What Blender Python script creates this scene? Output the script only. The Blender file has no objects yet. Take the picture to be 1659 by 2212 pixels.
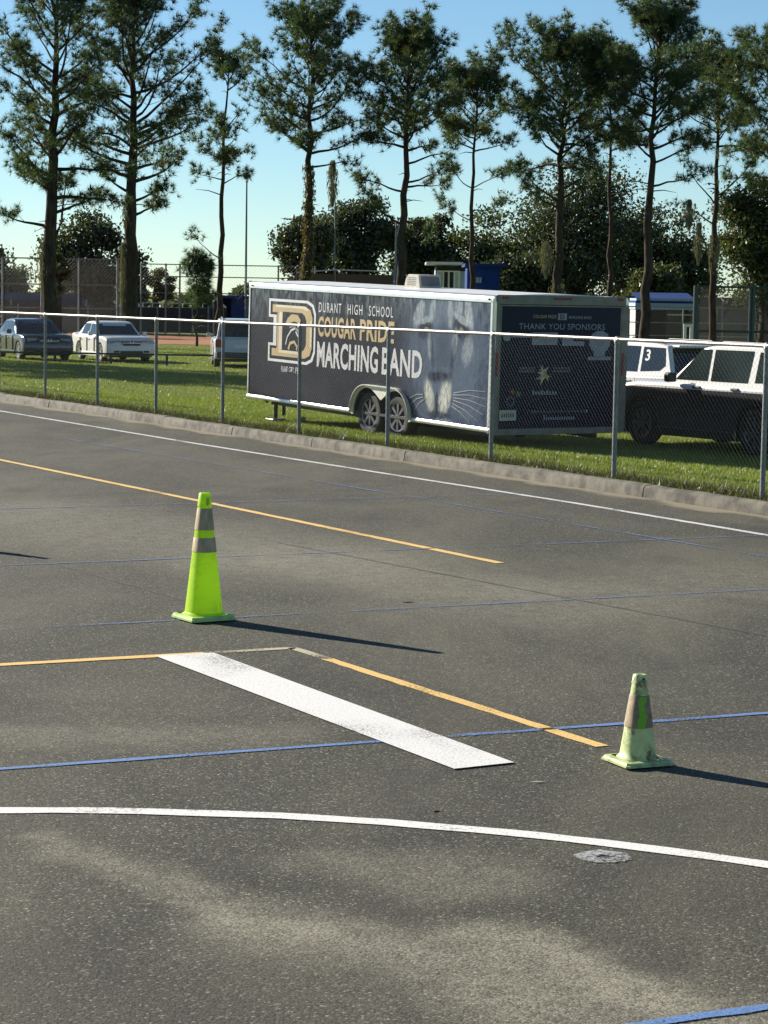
import bpy, bmesh, math, random
import numpy as np
from mathutils import Vector, Matrix
R = math.radians
scn = bpy.context.scene
COL = scn.collection

# ------------------------------------------------------------------ camera
CAM_H, FOC, ROLL = 2.35, 4880.0, 0.016          # eye height (m), focal length and roll of the picture
PIT = math.atan(467.6 / FOC)
cF = Vector((0, math.cos(PIT), -math.sin(PIT)))
_up = Vector((0, math.sin(PIT), math.cos(PIT)))
cR = Vector((1, 0, 0)) * math.cos(ROLL) + _up * math.sin(ROLL)
cU = _up * math.cos(ROLL) - Vector((1, 0, 0)) * math.sin(ROLL)
cam = bpy.data.cameras.new('camera')
cam.sensor_fit = 'VERTICAL'; cam.sensor_height = 24.0; cam.lens = 24.0 * FOC / 2212.0
cam.clip_start = 0.1; cam.clip_end = 6000
cam_o = bpy.data.objects.new('camera', cam); COL.objects.link(cam_o)
M = Matrix((cR, cU, -cF)).transposed().to_4x4(); M.translation = (0, 0, CAM_H)
cam_o.matrix_world = M
scn.camera = cam_o

# ------------------------------------------------------------------ light
SUN_EL = R(23.1)
SH = Vector((0.774, -0.633, 0)).normalized()     # the way shadows fall on the ground
w = bpy.data.worlds.new('World'); scn.world = w; w.use_nodes = True
nt = w.node_tree; nt.nodes.clear()
sky = nt.nodes.new('ShaderNodeTexSky'); sky.sky_type = 'NISHITA'; sky.sun_disc = False
sky.sun_elevation = SUN_EL
sky.sun_rotation = math.atan2(-SH.x, -SH.y)
sky.air_density = 0.78; sky.dust_density = 0.0; sky.ozone_density = 4.0
bg = nt.nodes.new('ShaderNodeBackground'); bg.inputs['Strength'].default_value = 0.058
wo = nt.nodes.new('ShaderNodeOutputWorld')
tint = nt.nodes.new('ShaderNodeMix'); tint.data_type = 'RGBA'; tint.blend_type = 'MULTIPLY'; tint.inputs[0].default_value = 1.0; tint.inputs[7].default_value = (0.98, 1.035, 0.97, 1)   # hazy greenish air over the whole sky
nt.links.new(sky.outputs[0], tint.inputs[6]); nt.links.new(tint.outputs[2], bg.inputs[0]); nt.links.new(bg.outputs[0], wo.inputs[0])
sl = bpy.data.lights.new('sun', 'SUN'); sl.energy = 5.0; sl.angle = R(0.5); sl.color = (1.0, 0.92, 0.80)
so = bpy.data.objects.new('sun', sl); COL.objects.link(so)
so.rotation_euler = (SH * math.cos(SUN_EL) + Vector((0, 0, -math.sin(SUN_EL)))).to_track_quat('-Z', 'Y').to_euler()
vs = scn.view_settings
vs.view_transform = 'Standard'; vs.look = 'None'; vs.exposure = 1.05; vs.gamma = 1.0; vs.use_curve_mapping = False
scn.cycles.max_bounces = 6; scn.cycles.transparent_max_bounces = 12

# ------------------------------------------------------------------ helpers
def tag(o, label=None, cat=None, group=None, kind=None):
    if label: o['label'] = label
    if cat: o['category'] = cat
    if group: o['group'] = group
    if kind: o['kind'] = kind
    return o
def empty(name, loc=(0, 0, 0), rz=0, label=None, cat=None, group=None):
    o = bpy.data.objects.new(name, None); COL.objects.link(o)
    o.location = loc; o.rotation_euler = (0, 0, rz); o.empty_display_size = 0.2
    return tag(o, label, cat, group)
class MB:
    def __init__(s): s.v = []; s.f = []
    def add(s, vs_, fs): n = len(s.v); s.v += [tuple(p) for p in vs_]; s.f += [tuple(i + n for i in f) for f in fs]; return s
    def box(s, x0, x1, y0, y1, z0, z1):
        v = [(x, y, z) for z in (z0, z1) for y in (y0, y1) for x in (x0, x1)]
        return s.add(v, [(0, 2, 3, 1), (4, 5, 7, 6), (0, 1, 5, 4), (2, 6, 7, 3), (0, 4, 6, 2), (1, 3, 7, 5)])
    def tube(s, pts, rads, n=6, cap=True):
        pts = [Vector(p) for p in pts]
        if not hasattr(rads, '__len__'): rads = [rads] * len(pts)
        base = len(s.v); ref = Vector((0, 0, 1))
        for i, p in enumerate(pts):
            t = (pts[min(i + 1, len(pts) - 1)] - pts[max(i - 1, 0)])
            t = t.normalized() if t.length > 1e-9 else Vector((0, 0, 1))
            if abs(t.dot(ref)) > 0.95: ref = Vector((1, 0, 0))
            a = t.cross(ref).normalized(); b = t.cross(a)
            for k in range(n):
                q = p + (a * math.cos(2 * math.pi * k / n) + b * math.sin(2 * math.pi * k / n)) * rads[i]
                s.v.append(tuple(q))
        for i in range(len(pts) - 1):
            for k in range(n):
                s.f.append((base + i * n + k, base + i * n + (k + 1) % n, base + (i + 1) * n + (k + 1) % n, base + (i + 1) * n + k))
        if cap:
            s.f.append(tuple(base + k for k in range(n))[::-1])
            s.f.append(tuple(base + (len(pts) - 1) * n + k for k in range(n)))
        return s
    def lathe(s, prof, n=24, axis='z', c=(0, 0, 0)):
        base = len(s.v)
        for (r_, h_) in prof:
            for k in range(n):
                a = 2 * math.pi * k / n; u, v_ = r_ * math.cos(a), r_ * math.sin(a)
                p = (u, v_, h_) if axis == 'z' else (u, h_, v_)
                s.v.append((p[0] + c[0], p[1] + c[1], p[2] + c[2]))
        for i in range(len(prof) - 1):
            for k in range(n):
                s.f.append((base + i * n + k, base + i * n + (k + 1) % n, base + (i + 1) * n + (k + 1) % n, base + (i + 1) * n + k))
        return s
    def prism(s, poly, axis, lo, hi):
        # polygon extruded along an axis; poly in the two other axes
        def mk(a, b, h_): return {'x': (h_, a, b), 'y': (a, h_, b), 'z': (a, b, h_)}[axis]
        n = len(poly)
        v = [mk(a, b, lo) for a, b in poly] + [mk(a, b, hi) for a, b in poly]
        f = [tuple(range(n))[::-1], tuple(range(n, 2 * n))] + [(i, (i + 1) % n, n + (i + 1) % n, n + i) for i in range(n)]
        return s.add(v, f)
    def build(s, name, mat, parent=None, smooth=None, bevel=0, seg=2):
        me = bpy.data.meshes.new(name); me.from_pydata(s.v, [], s.f); me.update()
        bm = bmesh.new(); bm.from_mesh(me); bmesh.ops.recalc_face_normals(bm, faces=bm.faces); bm.to_mesh(me); bm.free()
        return link(name, me, mat, parent, smooth, bevel, seg)
def link(name, me, mat, parent=None, smooth=None, bevel=0, seg=2):
    if mat is not None and not me.materials: me.materials.append(mat)
    if smooth:
        me.shade_smooth(); me.set_sharp_from_angle(angle=R(smooth))
    o = bpy.data.objects.new(name, me); COL.objects.link(o)
    if parent is not None: o.parent = parent
    if bevel:
        m = o.modifiers.new('bevel', 'BEVEL'); m.width = bevel; m.segments = seg; m.limit_method = 'ANGLE'; m.angle_limit = R(35)
    return o
def npmesh(name, verts, k):
    """verts: (n*k,3) array, every k verts one face"""
    me = bpy.data.meshes.new(name); nv = len(verts); nf = nv // k
    me.vertices.add(nv); me.vertices.foreach_set('co', np.ascontiguousarray(verts, dtype=np.float32).ravel())
    me.loops.add(nv); me.loops.foreach_set('vertex_index', np.arange(nv, dtype=np.int32))
    me.polygons.add(nf); me.polygons.foreach_set('loop_start', np.arange(0, nv, k, dtype=np.int32))
    me.update(calc_edges=True)
    return me
def copy_tree(o, parent=None):
    c = o.copy(); COL.objects.link(c); c.parent = parent
    for ch in list(o.children): copy_tree(ch, c)
    return c
def at(px, py, Y):
    """point seen in direction (px,py) that stands at depth Y"""
    d = cF + cR * ((px - 829.5) / FOC) - cU * ((py - 1106) / FOC)
    return Vector((0, 0, CAM_H)) + d * (Y / d.y)

# ------------------------------------------------------------------ materials
class NT:
    def __init__(s, name):
        s.m = bpy.data.materials.new(name); s.m.use_nodes = True; s.t = s.m.node_tree; s.n = s.t.nodes
        s.b = s.n['Principled BSDF']; s.out = s.n['Material Output']
    def new(s, typ, **kw):
        n = s.n.new(typ)
        for k, v in kw.items():
            if k.startswith('_'): setattr(n, k[1:], v)
            else: n.inputs[k.replace('__', ' ')].default_value = v
        return n
    def l(s, a, b): s.t.links.new(a, b)
    def pos(s, scale=(1, 1, 1)):
        tc = s.new('ShaderNodeTexCoord'); mp = s.new('ShaderNodeMapping'); mp.inputs['Scale'].default_value = scale
        s.l(tc.outputs['Object'], mp.inputs['Vector']); return mp.outputs[0]
    def noise(s, vec, scale, detail=4, rough=0.55, dist=0):
        n = s.new('ShaderNodeTexNoise', Scale=scale, Detail=detail, Roughness=rough, Distortion=dist); s.l(vec, n.inputs['Vector']); return n.outputs['Fac']
    def ramp(s, fac, stops):
        n = s.new('ShaderNodeValToRGB'); e = n.color_ramp.elements
        while len(e) < len(stops): e.new(0.5)
        for el, (p, c) in zip(e, stops): el.position = p; el.color = (c, c, c, 1) if not hasattr(c, '__len__') else (*c, 1)
        s.l(fac, n.inputs[0]); return n.outputs[0]
    def mix(s, fac, a, b, typ='MIX'):
        n = s.new('ShaderNodeMix'); n.data_type = 'RGBA'; n.blend_type = typ
        for sock, val in ((n.inputs[0], fac), (n.inputs[6], a), (n.inputs[7], b)):
            if hasattr(val, 'links'): s.l(val, sock)
            elif hasattr(val, '__len__'): sock.default_value = (*val, 1)
            else: sock.default_value = val
        return n.outputs[2]
    def math(s, op, a, b=0.0, c=0.0):
        n = s.new('ShaderNodeMath'); n.operation = op
        for i, val in enumerate((a, b, c)):
            if hasattr(val, 'links'): s.l(val, n.inputs[i])
            else: n.inputs[i].default_value = val
        return n.outputs[0]
    def bump(s, hgt, strength, dist):
        n = s.new('ShaderNodeBump', Strength=strength, Distance=dist); s.l(hgt, n.inputs['Height']); s.l(n.outputs[0], s.b.inputs['Normal'])
def mat(name, c1, c2=None, rough=0.6, metal=0.0, scale=8.0, bump=0.0, bscale=None, coat=0.0, spec=0.5, stretch=(1, 1, 1), detail=5):
    t = NT(name); t.b.inputs['Roughness'].default_value = rough; t.b.inputs['Metallic'].default_value = metal
    t.b.inputs['Specular IOR Level'].default_value = spec
    if coat: t.b.inputs['Coat Weight'].default_value = coat; t.b.inputs['Coat Roughness'].default_value = 0.08
    if c2 is None: c2 = tuple(x * 0.82 for x in c1)
    v = t.pos(stretch); nz = t.noise(v, scale, detail)
    t.l(t.mix(t.ramp(nz, [(0.35, 0.0), (0.65, 1.0)]), c1, c2), t.b.inputs['Base Color'])
    if bump: t.bump(t.noise(v, bscale or scale * 4, 4), 0.6, bump)
    return t.m
def leafmat(name, c1, c2, scale, trans=0.35):
    t = NT(name); v = t.pos(); nz = t.noise(v, scale, 3)
    c = t.mix(t.ramp(nz, [(0.3, 0.0), (0.7, 1.0)]), c1, c2)
    d = t.new('ShaderNodeBsdfDiffuse'); tr = t.new('ShaderNodeBsdfTranslucent'); mx = t.new('ShaderNodeMixShader'); mx.inputs[0].default_value = trans
    g = t.new('ShaderNodeBsdfGlossy', Roughness=0.45); mg = t.new('ShaderNodeMixShader'); mg.inputs[0].default_value = 0.05
    t.l(c, d.inputs['Color']); t.l(t.mix(1.0, c, (1.0, 1.10, 0.60), 'MULTIPLY'), tr.inputs['Color'])
    t.l(d.outputs[0], mx.inputs[1]); t.l(tr.outputs[0], mx.inputs[2]); t.l(mx.outputs[0], mg.inputs[1]); t.l(g.outputs[0], mg.inputs[2])
    t.l(mg.outputs[0], t.out.inputs['Surface']); t.n.remove(t.b)
    return t.m
def asphalt():
    t = NT('asphalt'); v = t.pos()
    vor = t.new('ShaderNodeTexVoronoi', Scale=95.0); t.l(v, vor.inputs['Vector'])
    sep = t.new('ShaderNodeSeparateColor'); t.l(vor.outputs['Color'], sep.inputs[0])
    stone = t.ramp(sep.outputs[0], [(0.0, (0.014, 0.014, 0.011)), (0.45, (0.046, 0.046, 0.037)), (0.80, (0.098, 0.097, 0.076)), (0.93, (0.17, 0.164, 0.125)), (1.0, (0.46, 0.44, 0.34))])
    fine = t.noise(v, 160.0, 2); col = t.mix(t.ramp(fine, [(0.36, 0.0), (0.68, 0.75)]), stone, (0.112, 0.108, 0.080))
    # gaps between stones
    gap = t.ramp(vor.outputs['Distance'], [(0.35, 0.0), (0.75, 0.55)])
    col = t.mix(gap, col, (0.022, 0.021, 0.019))
    # broad wear, drawn out along the driving lanes
    tc = t.new('ShaderNodeTexCoord'); mp = t.new('ShaderNodeMapping'); mp.inputs['Rotation'].default_value = (0, 0, R(28)); mp.inputs['Scale'].default_value = (1.0, 0.45, 1)
    t.l(tc.outputs['Object'], mp.inputs['Vector'])
    pick = t.math('MULTIPLY', t.ramp(sep.outputs[1], [(0.10, 0.25), (0.85, 1.0)]), t.ramp(fine, [(0.34, 0.45), (0.62, 1.0)]))
    big = t.noise(mp.outputs[0], 0.42, 6, 0.62, 0.6)
    col = t.mix(t.math('MULTIPLY', t.ramp(big, [(0.42, 0.0), (0.64, 0.95)]), pick), col, (0.158, 0.150, 0.108))
    col = t.mix(t.ramp(t.noise(mp.outputs[0], 0.9, 5, 0.6, 1.0), [(0.50, 0.0), (0.72, 0.45)]), col, (0.030, 0.030, 0.029))
    # pale dust washed into streaks
    nd = t.new('ShaderNodeTexNoise', Scale=1.1, Detail=5.0); t.l(v, nd.inputs['Vector'])
    off = t.new('ShaderNodeVectorMath'); off.operation = 'MULTIPLY_ADD'; t.l(nd.outputs['Color'], off.inputs[0]); off.inputs[1].default_value = (0.9, 0.9, 0); t.l(v, off.inputs[2])
    sub = t.new('ShaderNodeVectorMath'); sub.operation = 'SUBTRACT'; t.l(off.outputs[0], sub.inputs[0]); sub.inputs[1].default_value = (0.45, 0.45, 0)
    P = sub.outputs[0]
    def capsule(A, B, r_in, r_out):
        A = Vector((*A, 0)); B = Vector((*B, 0)); ba = B - A
        pa = t.new('ShaderNodeVectorMath'); pa.operation = 'SUBTRACT'; t.l(P, pa.inputs[0]); pa.inputs[1].default_value = A
        dt = t.new('ShaderNodeVectorMath'); dt.operation = 'DOT_PRODUCT'; t.l(pa.outputs[0], dt.inputs[0]); dt.inputs[1].default_value = ba / ba.length_squared
        cl = t.new('ShaderNodeClamp'); t.l(dt.outputs['Value'], cl.inputs[0])
        sc = t.new('ShaderNodeVectorMath'); sc.operation = 'SCALE'; sc.inputs[0].default_value = ba; t.l(cl.outputs[0], sc.inputs['Scale'])
        df = t.new('ShaderNodeVectorMath'); df.operation = 'SUBTRACT'; t.l(pa.outputs[0], df.inputs[0]); t.l(sc.outputs[0], df.inputs[1])
        ln = t.new('ShaderNodeVectorMath'); ln.operation = 'LENGTH'; t.l(df.outputs[0], ln.inputs[0])
        mr = t.new('ShaderNodeMapRange'); mr.inputs['From Min'].default_value = r_in; mr.inputs['From Max'].default_value = r_out
        mr.inputs['To Min'].default_value = 1; mr.inputs['To Max'].default_value = 0; mr.interpolation_type = 'SMOOTHSTEP'
        t.l(ln.outputs['Value'], mr.inputs[0]); return mr.outputs[0]
    grain = t.math('MULTIPLY', t.math('MULTIPLY', pick, 1.25), t.ramp(t.noise(v, 6.0, 5, 0.7), [(0.34, 0.45), (0.60, 1.0)]))
    for A, B, ri, ro, amt in [((-1.5, 9.7), (-0.35, 8.25), 0.0, 0.22, 0.60), ((-0.3, 8.2), (0.95, 7.25), 0.05, 0.60, 0.80), ((0.40, 8.20), (1.0, 7.45), 0.02, 0.22, 0.95), ((-0.2, 9.3), (0.45, 8.9), 0.05, 0.45, 0.45),
                              ((-2.2, 11.7), (-0.6, 11.9), 0.05, 0.5, 0.40), ((-4, 24), (-1.0, 20.2), 0.3, 2.2, 0.50), ((-0.9, 20), (0.6, 18.2), 0.3, 1.5, 0.45), ((1.0, 17), (3, 19), 0.2, 1.6, 0.40)]:
        m = t.math('MULTIPLY', t.math('MULTIPLY', capsule(A, B, ri, ro), grain), amt)
        col = t.mix(m, col, (0.33, 0.31, 0.235))
    for A, B, ri, ro, amt in [((-1.2, 7.6), (-0.7, 7.0), 0.2, 0.8, 0.5), ((0.9, 8.7), (2.0, 9.0), 0.1, 0.6, 0.45), ((1.0, 10.4), (2.2, 10.2), 0.2, 0.9, 0.4), ((-0.4, 13.9), (0.6, 12.3), 0.1, 0.5, 0.45)]:
        m = t.math('MULTIPLY', capsule(A, B, ri, ro), amt)
        col = t.mix(m, col, t.mix(0.5, col, (0.03, 0.028, 0.026)))
    # sand gathered along the kerb: distance from the kerb line
    dk = t.new('ShaderNodeVectorMath'); dk.operation = 'DOT_PRODUCT'; t.l(v, dk.inputs[0]); dk.inputs[1].default_value = (0.8827, 0.4699, 0)
    kd = t.math('SUBTRACT', dk.outputs['Value'], -6.98 * 0.8827 + 46.31 * 0.4699 - 0.25)
    sand = t.math('ADD', t.math('MULTIPLY', kd, 1.6), t.math('MULTIPLY', t.noise(v, 0.8, 5, 0.6), 1.6))
    col = t.mix(t.ramp(sand, [(0.35, 0.0), (0.62, 0.85)]), col, (0.27, 0.235, 0.165))
    t.l(col, t.b.inputs['Base Color'])
    t.b.inputs['Roughness'].default_value = 0.85; t.b.inputs['Specular IOR Level'].default_value = 0.16
    hgt = t.math('ADD', t.math('MULTIPLY', vor.outputs['Distance'], -0.8), t.math('MULTIPLY', fine, 0.7))
    t.bump(hgt, 0.45, 0.005)
    return t.m
def paint(name, c, wear, wscale=30.0, tint=(0.115, 0.106, 0.086)):
    t = NT(name); v = t.pos()
    n1 = t.noise(v, wscale, 5, 0.7); n2 = t.noise(v, 1.3, 3); k = t.math('ADD', t.math('MULTIPLY', n1, 0.7), t.math('MULTIPLY', n2, 0.5))
    T = 0.76 - 0.30 * wear; m = t.ramp(k, [(T - 0.07, 0.0), (T + 0.07, 1.0)])
    vor = t.new('ShaderNodeTexVoronoi', Scale=75.0); t.l(v, vor.inputs['Vector'])
    pc = t.mix(t.ramp(vor.outputs['Distance'], [(0.4, 0.0), (0.85, 0.35)]), c, tuple(x * 0.45 for x in c))
    t.l(pc, t.b.inputs['Base Color']); t.b.inputs['Roughness'].default_value = 0.75
    tp = t.new('ShaderNodeBsdfTransparent'); mx = t.new('ShaderNodeMixShader'); t.l(m, mx.inputs[0]); t.l(t.b.outputs[0], mx.inputs[1]); t.l(tp.outputs[0], mx.inputs[2]); t.l(mx.outputs[0], t.out.inputs['Surface'])
    t.bump(t.math('MULTIPLY', vor.outputs['Distance'], -1.0), 0.25, 0.004)
    return t.m
def grassmat():
    t = NT('grass_ground'); v = t.pos()
    big = t.noise(v, 0.35, 5, 0.6); fine = t.noise(v, 14.0, 5, 0.7); mid = t.noise(v, 2.2, 4, 0.6)
    c = t.mix(t.ramp(fine, [(0.3, 0.0), (0.7, 1.0)]), (0.085, 0.125, 0.018), (0.185, 0.225, 0.036))
    c = t.mix(t.ramp(big, [(0.45, 0.0), (0.75, 0.5)]), c, (0.20, 0.19, 0.055))
    c = t.mix(t.ramp(mid, [(0.58, 0.0), (0.75, 0.6)]), c, (0.055, 0.075, 0.016))
    dk = t.new('ShaderNodeVectorMath'); dk.operation = 'DOT_PRODUCT'; t.l(v, dk.inputs[0]); dk.inputs[1].default_value = (0.8827, 0.4699, 0)
    kd = t.math('SUBTRACT', dk.outputs['Value'], -6.98 * 0.8827 + 46.31 * 0.4699)
    edge = t.math('ADD', t.math('MULTIPLY', kd, -0.9), mid)
    c = t.mix(t.ramp(edge, [(0.35, 0.0), (0.75, 0.7)]), c, (0.075, 0.060, 0.030))
    t.l(c, t.b.inputs['Base Color']); t.b.inputs['Roughness'].default_value = 0.9; t.b.inputs['Specular IOR Level'].default_value = 0.1
    t.bump(t.math('ADD', fine, mid), 0.9, 0.05)
    return t.m

ASPH = asphalt(); GRASS = grassmat()
BLADE = leafmat('grass_blade', (0.15, 0.21, 0.026), (0.25, 0.27, 0.05), 1.2, 0.45)
GALV = mat('galvanised_steel', (0.40, 0.39, 0.36), (0.26, 0.25, 0.23), rough=0.48, metal=0.6, scale=14)
GALVP = mat('weathered_post', (0.22, 0.25, 0.25), (0.15, 0.17, 0.17), rough=0.55, metal=0.4, scale=9)
WIRE = mat('fence_wire', (0.15, 0.15, 0.14), (0.09, 0.09, 0.085), rough=0.5, metal=0.5, scale=20)
CONC = mat('kerb_concrete', (0.155, 0.142, 0.112), (0.050, 0.044, 0.035), rough=0.9, scale=5, bump=0.012, bscale=40)
PW = paint('white_paint', (0.78, 0.77, 0.72), 0.10, 45.0); PWB = paint('white_bar_paint', (0.74, 0.73, 0.70), 0.10, 90.0)
PWO = paint('worn_white_paint', (0.62, 0.62, 0.60), 0.22); PY = paint('yellow_paint', (0.76, 0.50, 0.16), 0.16, 60.0); PYO = paint('faded_yellow_paint', (0.50, 0.44, 0.30), 0.55, 60.0)
PB = paint('blue_paint', (0.11, 0.22, 0.46), 0.30, 60.0); PBO = paint('faded_blue_paint', (0.11, 0.17, 0.32), 0.52, 40.0)
SEAM = mat('tar_seam', (0.045, 0.042, 0.037), (0.10, 0.092, 0.075), rough=0.8, scale=3)
BARK = mat('pine_bark', (0.085, 0.064, 0.047), (0.035, 0.028, 0.022), rough=0.95, scale=5, bump=0.06, bscale=12, stretch=(1, 1, 0.35), spec=0.1)
NEEDLE = leafmat('pine_needles', (0.044, 0.080, 0.042), (0.095, 0.125, 0.052), 0.45, 0.40)
NEEDLE2 = leafmat('brown_needles', (0.15, 0.105, 0.042), (0.10, 0.095, 0.034), 0.5, 0.35)
OAKL = leafmat('oak_leaves', (0.038, 0.056, 0.026), (0.090, 0.098, 0.044), 0.5, 0.32)
OAKG = leafmat('bright_leaves', (0.050, 0.070, 0.022), (0.105, 0.110, 0.036), 0.5, 0.34)
MOSS = leafmat('spanish_moss', (0.16, 0.14, 0.085), (0.10, 0.095, 0.06), 0.6, 0.3)
CLAY = mat('infield_clay', (0.42, 0.20, 0.10), (0.33, 0.16, 0.085), rough=0.95, scale=0.4, spec=0.1)
ALU = mat('aluminium_trim', (0.80, 0.78, 0.72), (0.70, 0.69, 0.65), rough=0.30, metal=0.85, scale=6)
FEND = mat('fender_aluminium', (0.82, 0.78, 0.66), (0.72, 0.69, 0.58), rough=0.38, metal=0.25, scale=6)
WHT = mat('white_enamel', (0.76, 0.76, 0.72), (0.66, 0.65, 0.60), rough=0.4, scale=3)
FRAME = mat('trailer_frame', (0.24, 0.23, 0.18), (0.16, 0.155, 0.12), rough=0.55, metal=0.1, scale=5)
BLACK = mat('black_steel', (0.02, 0.02, 0.021), (0.012, 0.012, 0.012), rough=0.5, scale=6)
TYRE = mat('tyre_rubber', (0.022, 0.021, 0.020), (0.035, 0.033, 0.030), rough=0.85, scale=8)
RIM = mat('wheel_rim', (0.55, 0.55, 0.55), (0.40, 0.40, 0.40), rough=0.32, metal=0.9, scale=10)
RIMD = mat('dark_rim', (0.20, 0.20, 0.21), (0.12, 0.12, 0.13), rough=0.35, metal=0.8, scale=10)
GLASSD = mat('tinted_glass', (0.012, 0.015, 0.018), (0.018, 0.021, 0.024), rough=0.06, scale=1.0, spec=0.6)
GLASSL = mat('clear_car_glass', (0.030, 0.046, 0.045), (0.008, 0.011, 0.011), rough=0.06, scale=0.8, spec=0.7)
CARW = mat('white_car_paint', (0.72, 0.72, 0.70), (0.68, 0.68, 0.665), rough=0.35, coat=0.6, scale=0.8)
CARS = mat('silver_white_paint', (0.50, 0.52, 0.54), (0.45, 0.47, 0.49), rough=0.35, coat=0.6, scale=0.8)
CARK = mat('black_car_paint', (0.022, 0.026, 0.030), (0.016, 0.018, 0.022), rough=0.22, coat=0.8, scale=0.8)
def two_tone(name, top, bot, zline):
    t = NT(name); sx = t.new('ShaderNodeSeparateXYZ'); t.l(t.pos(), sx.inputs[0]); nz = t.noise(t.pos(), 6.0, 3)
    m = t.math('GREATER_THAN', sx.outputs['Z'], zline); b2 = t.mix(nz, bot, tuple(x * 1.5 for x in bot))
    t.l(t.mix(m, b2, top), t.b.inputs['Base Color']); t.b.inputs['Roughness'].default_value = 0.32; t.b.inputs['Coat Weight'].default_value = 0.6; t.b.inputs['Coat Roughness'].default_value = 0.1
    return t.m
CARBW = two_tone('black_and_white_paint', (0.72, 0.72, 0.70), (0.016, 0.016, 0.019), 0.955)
PLAST = mat('grey_plastic', (0.05, 0.05, 0.052), (0.035, 0.035, 0.036), rough=0.6, scale=5)
REDL = mat('red_lens', (0.30, 0.015, 0.012), (0.22, 0.010, 0.010), rough=0.2, scale=5)
HEAD = mat('headlamp_lens', (0.16, 0.17, 0.18), (0.30, 0.31, 0.32), rough=0.12, scale=6, spec=0.7)
CHROME = mat('chrome', (0.75, 0.75, 0.75), (0.68, 0.68, 0.68), rough=0.15, metal=1.0, scale=6)
NAVY = mat('navy_print', (0.006, 0.010, 0.028), (0.008, 0.012, 0.032), rough=0.4, spec=0.2, scale=1.5)
GOLD = mat('gold_print', (0.46, 0.34, 0.15), (0.40, 0.29, 0.13), rough=0.5, scale=4)
PALEG = mat('pale_gold_print', (0.66, 0.60, 0.44), (0.58, 0.52, 0.36), rough=0.5, scale=4)
SILV = mat('silver_print', (0.56, 0.57, 0.57), (0.46, 0.47, 0.48), rough=0.5, scale=7)
WPR = mat('white_print', (0.66, 0.66, 0.66), (0.58, 0.58, 0.58), rough=0.5, scale=5)
DOORP = mat('dull_white_print', (0.30, 0.31, 0.33), (0.24, 0.25, 0.27), rough=0.5, scale=5)
GREYP = mat('grey_print', (0.28, 0.29, 0.32), (0.22, 0.23, 0.26), rough=0.5, scale=6)
DIMP = mat('dim_print', (0.10, 0.10, 0.12), (0.07, 0.07, 0.085), rough=0.5, scale=6)
REDP = mat('red_print', (0.45, 0.05, 0.04), (0.38, 0.05, 0.04), rough=0.5, scale=6)
BLUEW = mat('blue_painted_wall', (0.018, 0.050, 0.190), (0.014, 0.040, 0.150), rough=0.75, spec=0.15, scale=1.2)
LBLUE = mat('pale_blue_wall', (0.36, 0.44, 0.54), (0.30, 0.38, 0.48), rough=0.6, scale=1.0)
BEAM = mat('bleacher_aluminium', (0.58, 0.58, 0.55), (0.46, 0.46, 0.44), rough=0.45, metal=0.1, scale=3)
SCREEN = mat('dark_windscreen', (0.045, 0.042, 0.038), (0.030, 0.028, 0.026), rough=0.9, scale=0.8)
DGREEN = mat('dark_green_post', (0.045, 0.075, 0.078), (0.030, 0.052, 0.055), rough=0.5, scale=4)
BROWN = mat('brown_wall', (0.10, 0.075, 0.05), (0.07, 0.052, 0.035), rough=0.9, scale=2)
DARKIN = mat('unlit_interior_paint', (0.03, 0.03, 0.032), (0.022, 0.022, 0.024), rough=0.9, scale=2)
BLOCK = mat('concrete_block', (0.22, 0.21, 0.19), (0.16, 0.155, 0.14), rough=0.9, scale=2)

# ------------------------------------------------------------------ ground
FO = Vector((-6.98, 46.31, 0)); FE = Vector((0.4699, -0.8827, 0)); FN = Vector((0.8827, 0.4699, 0))
def fp(s, d, z=0.0): q = FO + FE * s + FN * d; return Vector((q.x, q.y, z))
def fd(x, y): return (Vector((x, y, 0)) - FO).dot(FN)
def sst(a, b, x): u = min(1, max(0, (x - a) / (b - a))); return u * u * (3 - 2 * u)
def zg(d): return 0.125 - 0.125 * sst(1.2, 5.0, d) - 0.2 * sst(6, 15, d)
def gz(x, y): return zg(fd(x, y))
ab = MB(); ab.add([fp(-2500, -0.2), fp(2500, -0.2), fp(2500, -2500), fp(-2500, -2500)], [(0, 1, 2, 3)])
tag(ab.build('asphalt_ground', ASPH), 'grey asphalt parking lot with dusty streaks', None, None, 'structure')
ds = [-0.10, 0.3, 0.8, 1.2] + [1.2 + 0.4 * k for k in range(1, 11)] + [6 + 0.75 * k for k in range(0, 13)] + [20, 40, 90, 200, 500, 2500]
ss = [-2500, -600, -200, -100, -60, -30, 0, 30, 60, 100, 300, 2500]
gm = MB()
gm.add([fp(s, d, zg(d)) for d in ds for s in ss], [(i * len(ss) + j, i * len(ss) + j + 1, (i + 1) * len(ss) + j + 1, (i + 1) * len(ss) + j) for i in range(len(ds) - 1) for j in range(len(ss) - 1)])
tag(gm.build('grass_field', GRASS, smooth=60), 'green grass field behind the fence', None, None, 'structure')
cl = MB(); cl.add([(-70, 111, -0.19), (-3, 111, -0.19), (-3, 136, -0.19), (-70, 136, -0.19)], [(0, 1, 2, 3)])
tag(cl.build('clay_infield', CLAY), 'orange clay strip of the ball field', None, None, 'structure')

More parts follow.
